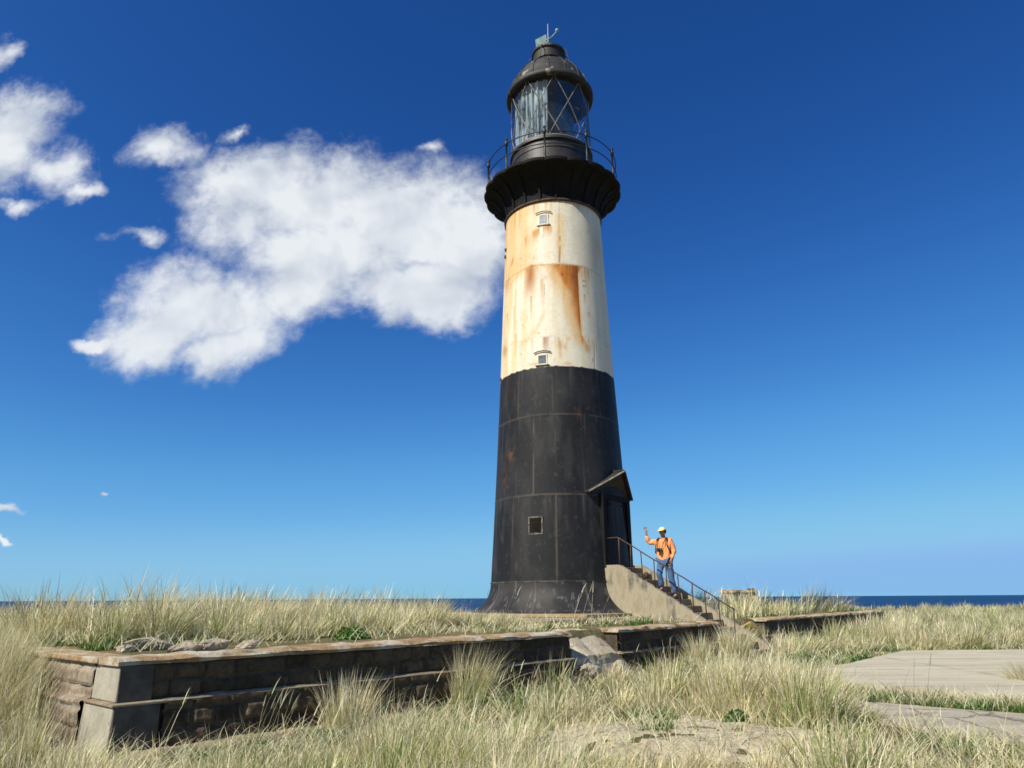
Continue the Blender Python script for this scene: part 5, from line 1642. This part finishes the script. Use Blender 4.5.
tuft(*uvxy(-1.75, 6.0), None, 0.98, 520, 0.26, 'tall straw tuft against the dark wall end beside the steps', 401, lean=(0.10, 0.0), wd=0.011)
tuft(*uvxy(-3.55, 6.05), None, 0.80, 320, 0.18, 'narrow upright straw tuft before the middle of the short wall', 402, lean=(0.0, 0.0), wd=0.011)
tuft(8.2, 11.9, None, 0.52, 460, 0.30, 'bushy pale tuft growing on the pale concrete slab', 403, lean=(-0.22, -0.1), wd=0.012)
tuft(-2.0, 9.2, None, 0.75, 420, 0.26, 'pale spiky tuft in front of the long wall, nearest its grey corner', 404, lean=(0.05, 0.0), wd=0.008)
tuft(-0.7, 11.2, None, 0.95, 420, 0.24, 'tall thin tuft rising across the long wall, just before its middle', 405, lean=(0.18, 0.0), wd=0.008)


# leafy green weeds
def weed(px, py, z, r, h, n, label, seed):
    rs = np.random.default_rng(seed)
    x0, y0 = at_z(px, py, z)
    z0 = float(ground_z(x0, y0))
    d = rs.normal(size=(n, 3)); d /= np.linalg.norm(d, axis=1)[:, None]
    d[:, 2] = np.abs(d[:, 2])
    q = rs.random((n, 1)) ** 0.4
    c = np.array([x0, y0, z0]) + d * q * np.array([r, r * 0.8, h]) * (0.8 + 0.4 * rs.random((n, 1)))
    nr_ = d + rs.normal(0, 0.5, (n, 3)); nr_ /= np.linalg.norm(nr_, axis=1)[:, None]
    t1 = np.cross(nr_, rs.normal(size=(n, 3))); t1 /= np.linalg.norm(t1, axis=1)[:, None]
    t2 = np.cross(nr_, t1)
    s = (0.030 + 0.03 * rs.random((n, 1)))
    V = np.stack([c - t1 * s, c + t2 * s * 0.45 + nr_ * 0.004, c + t1 * s, c - t2 * s * 0.45 + nr_ * 0.004], 1).reshape(-1, 3)
    pal = GREEN[rs.choice(6, n, p=[0.3, 0.3, 0.2, 0.1, 0.05, 0.05])] * (0.7 + 0.6 * rs.random((n, 1)))
    o = np_mesh('green_weed', V, np.arange(4 * n), np.arange(n) * 4, M['grass'], None, np.repeat(pal, 4, 0), org=(x0, y0, z0))
    return tag(o, label, 'weed', 'leafy green weeds')


weed(692, 686, 0.15, 0.24, 0.34, 650, 'dark green leafy weed below the tall tuft by the short wall', 601)
weed(722, 716, 0.15, 0.15, 0.18, 300, 'green leafy weed in the hollow beyond the sandy hump', 602)
weed(738, 730, 0.15, 0.13, 0.14, 260, 'small low green weed close to the sandy hump', 603)
weed(860, 664, 0.2, 0.34, 0.22, 620, 'bright green weed clump at the far corner of the concrete slab', 604)
weed(800, 664, 0.2, 0.42, 0.24, 700, 'bright green weed clump at the foot of the steps', 605)
weed(352, 640, 1.0, 0.26, 0.18, 480, 'dark green creeping weed behind the coping of the long wall', 606)

# ------------------------------------------------------------------ sky with clouds
SUN_EL, SUN_AZ = 45.0, 48.0
sdir = Vector((-math.sin(rad(SUN_AZ)) * math.cos(rad(SUN_EL)), -math.cos(rad(SUN_AZ)) * math.cos(rad(SUN_EL)), math.sin(rad(SUN_EL))))
world = bpy.data.worlds.new('World'); scene.world = world
world.use_nodes = True
nt = world.node_tree
for n in list(nt.nodes): nt.nodes.remove(n)
out = nt.nodes.new('ShaderNodeOutputWorld')
sky = nt.nodes.new('ShaderNodeTexSky'); sky.sky_type = 'NISHITA'; sky.sun_disc = False
sky.sun_elevation = rad(SUN_EL); sky.sun_rotation = rad(180 + SUN_AZ)
sky.altitude = 20; sky.air_density = 0.7; sky.dust_density = 0.3; sky.ozone_density = 10.0
bg = nt.nodes.new('ShaderNodeBackground'); bg.inputs['Strength'].default_value = 0.10
# the camera's colour response to a clear sky: deeper blue overhead, clean blue at the horizon
K = 0.81
sc1 = nt.nodes.new('ShaderNodeVectorMath'); sc1.operation = 'SCALE'; sc1.inputs['Scale'].default_value = 0.1
L(nt, sky.outputs[0], sc1.inputs[0])
cur = nt.nodes.new('ShaderNodeRGBCurve')
for ch_, pts_ in ((0, [(0.034, 0.012), (0.066, 0.041), (0.128, 0.120), (0.269, 0.250), (0.404, 0.235), (1.0, 0.40)]),
                  (1, [(0.076, 0.068), (0.151, 0.182), (0.282, 0.38), (0.504, 0.53), (0.592, 0.47), (1.0, 0.62)]),
                  (2, [(0.196, 0.275), (0.367, 0.53), (0.609, 0.755), (0.824, 0.80), (1.0, 0.84)])):
    c_ = cur.mapping.curves[ch_]
    c_.points[0].location = (0, 0); c_.points[-1].location = pts_[-1]
    for p_ in pts_[:-1]: c_.points.new(*p_)
cur.mapping.update()
L(nt, sc1.outputs[0], cur.inputs['Color'])
sc2 = nt.nodes.new('ShaderNodeVectorMath'); sc2.operation = 'SCALE'; sc2.inputs['Scale'].default_value = 10.0 * K
L(nt, cur.outputs[0], sc2.inputs[0])
# the half of the sky round the sun is whiter and less blue
sc3 = nt.nodes.new('ShaderNodeVectorMath'); sc3.operation = 'SCALE'; sc3.inputs['Scale'].default_value = 0.42
L(nt, sky.outputs[0], sc3.inputs[0])
sc4 = nt.nodes.new('ShaderNodeHueSaturation'); sc4.inputs['Saturation'].default_value = 0.45; L(nt, sc3.outputs[0], sc4.inputs['Color'])
tc0 = nt.nodes.new('ShaderNodeTexCoord')
dt = nt.nodes.new('ShaderNodeVectorMath'); dt.operation = 'DOT_PRODUCT'; dt.inputs[1].default_value = tuple(sdir)
L(nt, tc0.outputs['Generated'], dt.inputs[0])
sunside = nt.nodes.new('ShaderNodeMapRange'); sunside.interpolation_type = 'SMOOTHSTEP'
sunside.inputs['From Min'].default_value = 0.50; sunside.inputs['From Max'].default_value = 0.85
L(nt, dt.outputs['Value'], sunside.inputs['Value'])
skm = nt.nodes.new('ShaderNodeMix'); skm.data_type = 'RGBA'
L(nt, sunside.outputs['Result'], skm.inputs[0]); L(nt, sc2.outputs[0], skm.inputs[6]); L(nt, sc4.outputs[0], skm.inputs[7])
L(nt, skm.outputs[2], bg.inputs['Color'])

tc = nt.nodes.new('ShaderNodeTexCoord')
sep = nt.nodes.new('ShaderNodeSeparateXYZ'); L(nt, tc.outputs['Generated'], sep.inputs[0])


def mth(op, a, b=None, c=None, clamp=False):
    n = nt.nodes.new('ShaderNodeMath'); n.operation = op; n.use_clamp = clamp
    for i, v_ in enumerate((a, b, c)):
        if v_ is None: continue
        if hasattr(v_, 'links'): L(nt, v_, n.inputs[i])
        else: n.inputs[i].default_value = v_
    return n.outputs[0]


ysafe = mth('MAXIMUM', sep.outputs[1], 0.02)
ca_ = mth('DIVIDE', sep.outputs[0], ysafe); cb_ = mth('DIVIDE', sep.outputs[2], ysafe)
chart = nt.nodes.new('ShaderNodeCombineXYZ'); L(nt, ca_, chart.inputs[0]); L(nt, cb_, chart.inputs[1])


def cnoise(scale, detail, rough, off=(0, 0, 0), dist=0.0):
    mp = nt.nodes.new('ShaderNodeMapping'); mp.inputs['Location'].default_value = off
    L(nt, chart.outputs[0], mp.inputs['Vector'])
    n = nt.nodes.new('ShaderNodeTexNoise'); n.inputs['Scale'].default_value = scale; n.inputs['Detail'].default_value = detail
    n.inputs['Roughness'].default_value = rough; n.inputs['Distortion'].default_value = dist
    L(nt, mp.outputs['Vector'], n.inputs['Vector'])
    return n


# cloud bodies: centre (a, b), half sizes, weight, all in the chart east / up per unit north
CLOUDS = [(-0.1790, 0.5920, 0.1695, 0.1131, 1.00), (-0.3419, 0.6115, 0.1817, 0.1142, 1.00), (-0.4269, 0.6493, 0.1147, 0.0788, 0.90), (-0.4818, 0.4318, 0.1424, 0.0871, 1.00), (-0.5534, 0.3926, 0.0888, 0.0590, 1.00), (-0.6395, 0.3768, 0.0458, 0.0169, 0.80), (-0.4361, 0.3706, 0.0761, 0.0486, 1.00), (-0.2870, 0.5213, 0.1775, 0.0808, 1.00), (-0.1425, 0.4632, 0.1326, 0.0647, 1.00), (-0.0655, 0.5462, 0.0877, 0.1104, 1.00), (-0.5755, 0.7171, 0.0917, 0.0505, 0.62), (-0.4547, 0.7554, 0.0370, 0.0277, 0.50), (-0.5927, 0.5535, 0.0768, 0.0286, 0.45), (-0.1340, 0.7139, 0.0499, 0.0271, 0.50), (-0.8465, 0.7386, 0.0973, 0.1056, 1.00), (-0.7526, 0.6838, 0.0744, 0.0611, 0.85), (-0.8029, 0.6056, 0.0486, 0.0257, 0.50), (-0.8840, 0.9127, 0.0385, 0.0556, 0.50), (-0.7073, 0.6419, 0.0491, 0.0262, 0.75), (-0.7224, 0.1153, 0.0368, 0.0101, 0.90), (-0.7167, 0.0738, 0.0308, 0.0055, 0.70), (-0.5922, 0.1483, 0.0129, 0.0057, 0.50), (-0.3370, 0.4600, 0.1100, 0.0600, 0.90)]
warp = cnoise(9.0, 5, 0.6)
wv = nt.nodes.new('ShaderNodeVectorMath'); wv.operation = 'MULTIPLY_ADD'
L(nt, warp.outputs['Color'], wv.inputs[0]); wv.inputs[1].default_value = (0.10, 0.10, 0.0); wv.inputs[2].default_value = (-0.05, -0.05, 0.0)
wc = nt.nodes.new('ShaderNodeVectorMath'); wc.operation = 'ADD'
L(nt, chart.outputs[0], wc.inputs[0]); L(nt, wv.outputs[0], wc.inputs[1])
mass = None
for (a0, b0, ra, rb, wt) in CLOUDS:
    mp = nt.nodes.new('ShaderNodeMapping')
    mp.vector_type = 'POINT'
    mp.inputs['Location'].default_value = (-a0 / ra, -b0 / rb, 0); mp.inputs['Scale'].default_value = (1 / ra, 1 / rb, 0)
    L(nt, wc.outputs[0], mp.inputs['Vector'])
    ln = nt.nodes.new('ShaderNodeVectorMath'); ln.operation = 'LENGTH'; L(nt, mp.outputs['Vector'], ln.inputs[0])
    q = mth('MULTIPLY_ADD', ln.outputs['Value'], -1.0, 1.0 - 0.85 * (1.0 - wt))
    mass = q if mass is None else mth('SMOOTH_MAX', mass, q, 0.12)
n1 = cnoise(11.0, 9, 0.56, (3.1, 1.7, 0.4), 0.25)
s1 = cnoise(7.5, 3.5, 0.5, (3.1, 1.7, 0.4), 0.3)
n2 = cnoise(7.5, 3.5, 0.5, (3.1 + 0.030, 1.7 - 0.045, 0.4), 0.3)
fine = cnoise(42.0, 6, 0.65, (0.3, 5.0, 1.2), 0.3)
dens = mth('ADD', mth('ADD', mass, 0.19), mth('MULTIPLY', mth('SUBTRACT', n1.outputs['Fac'], 0.5), 1.42))
dens = mth('ADD', dens, mth('MULTIPLY', mth('SUBTRACT', fine.outputs['Fac'], 0.5), 0.46))
al = nt.nodes.new('ShaderNodeMapRange'); al.interpolation_type = 'SMOOTHSTEP'
al.inputs['From Min'].default_value = -0.06; al.inputs['From Max'].default_value = 0.80
L(nt, dens, al.inputs['Value'])
body = nt.nodes.new('ShaderNodeMapRange'); body.interpolation_type = 'SMOOTHSTEP'
body.inputs['From Min'].default_value = 0.15; body.inputs['From Max'].default_value = 0.95
L(nt, dens, body.inputs['Value'])
rel = mth('MULTIPLY', mth('SUBTRACT', s1.outputs['Fac'], n2.outputs['Fac']), 3.0)
shade = mth('ADD', mth('MULTIPLY_ADD', body.outputs['Result'], 0.18, 0.62), rel, clamp=True)
ccol = nt.nodes.new('ShaderNodeMix'); ccol.data_type = 'RGBA'
L(nt, shade, ccol.inputs[0]); ccol.inputs[6].default_value = (0.47, 0.53, 0.62, 1); ccol.inputs[7].default_value = (0.80, 0.83, 0.86, 1)
bgc = nt.nodes.new('ShaderNodeBackground'); bgc.inputs['Strength'].default_value = 0.84
L(nt, ccol.outputs[2], bgc.inputs['Color'])
mixs = nt.nodes.new('ShaderNodeMixShader')
northern = mth('GREATER_THAN', sep.outputs[1], 0.03)
fac = mth('MULTIPLY', mth('MULTIPLY', al.outputs['Result'], 0.95), northern)
L(nt, fac, mixs.inputs[0]); L(nt, bg.outputs[0], mixs.inputs[1]); L(nt, bgc.outputs[0], mixs.inputs[2])
L(nt, mixs.outputs[0], out.inputs[0])

# ------------------------------------------------------------------ sun, camera, render
sl = bpy.data.lights.new('sun', 'SUN'); sl.energy = 4.5; sl.angle = rad(0.53); sl.color = (1.0, 0.95, 0.87)
so_ = bpy.data.objects.new('sun', sl); COL.objects.link(so_)
so_.location = (-20, -20, 40)
so_.rotation_euler = (-sdir).to_track_quat('-Z', 'Y').to_euler()

cam = bpy.data.cameras.new('camera_view'); co = bpy.data.objects.new('camera_view', cam); COL.objects.link(co)
cam.sensor_fit = 'HORIZONTAL'; cam.sensor_width = 36.0; cam.lens = 700.0 / 1024 * 36.0
cam.clip_start = 0.05; cam.clip_end = 200000
p = rad(17.0); r_ = rad(0.36)
F = Vector((0, math.cos(p), math.sin(p))); U = Vector((0, -math.sin(p), math.cos(p))); R = Vector((1, 0, 0))
R2 = R * math.cos(r_) - U * math.sin(r_); U2 = R * math.sin(r_) + U * math.cos(r_)
mw = Matrix((R2, U2, -F)).transposed().to_4x4(); mw.translation = (0, 0, EYE)
co.matrix_world = mw
scene.camera = co

vsn = scene.view_settings
vsn.view_transform = 'Standard'; vsn.look = 'None'; vsn.exposure = 0.36; vsn.gamma = 1.0; vsn.use_curve_mapping = False
cy_ = scene.cycles
cy_.use_denoising = True
cy_.max_bounces = 6; cy_.diffuse_bounces = 3; cy_.glossy_bounces = 3; cy_.transmission_bounces = 4; cy_.transparent_max_bounces = 12
cy_.sample_clamp_indirect = 6.0
cy_.filter_width = 1.6
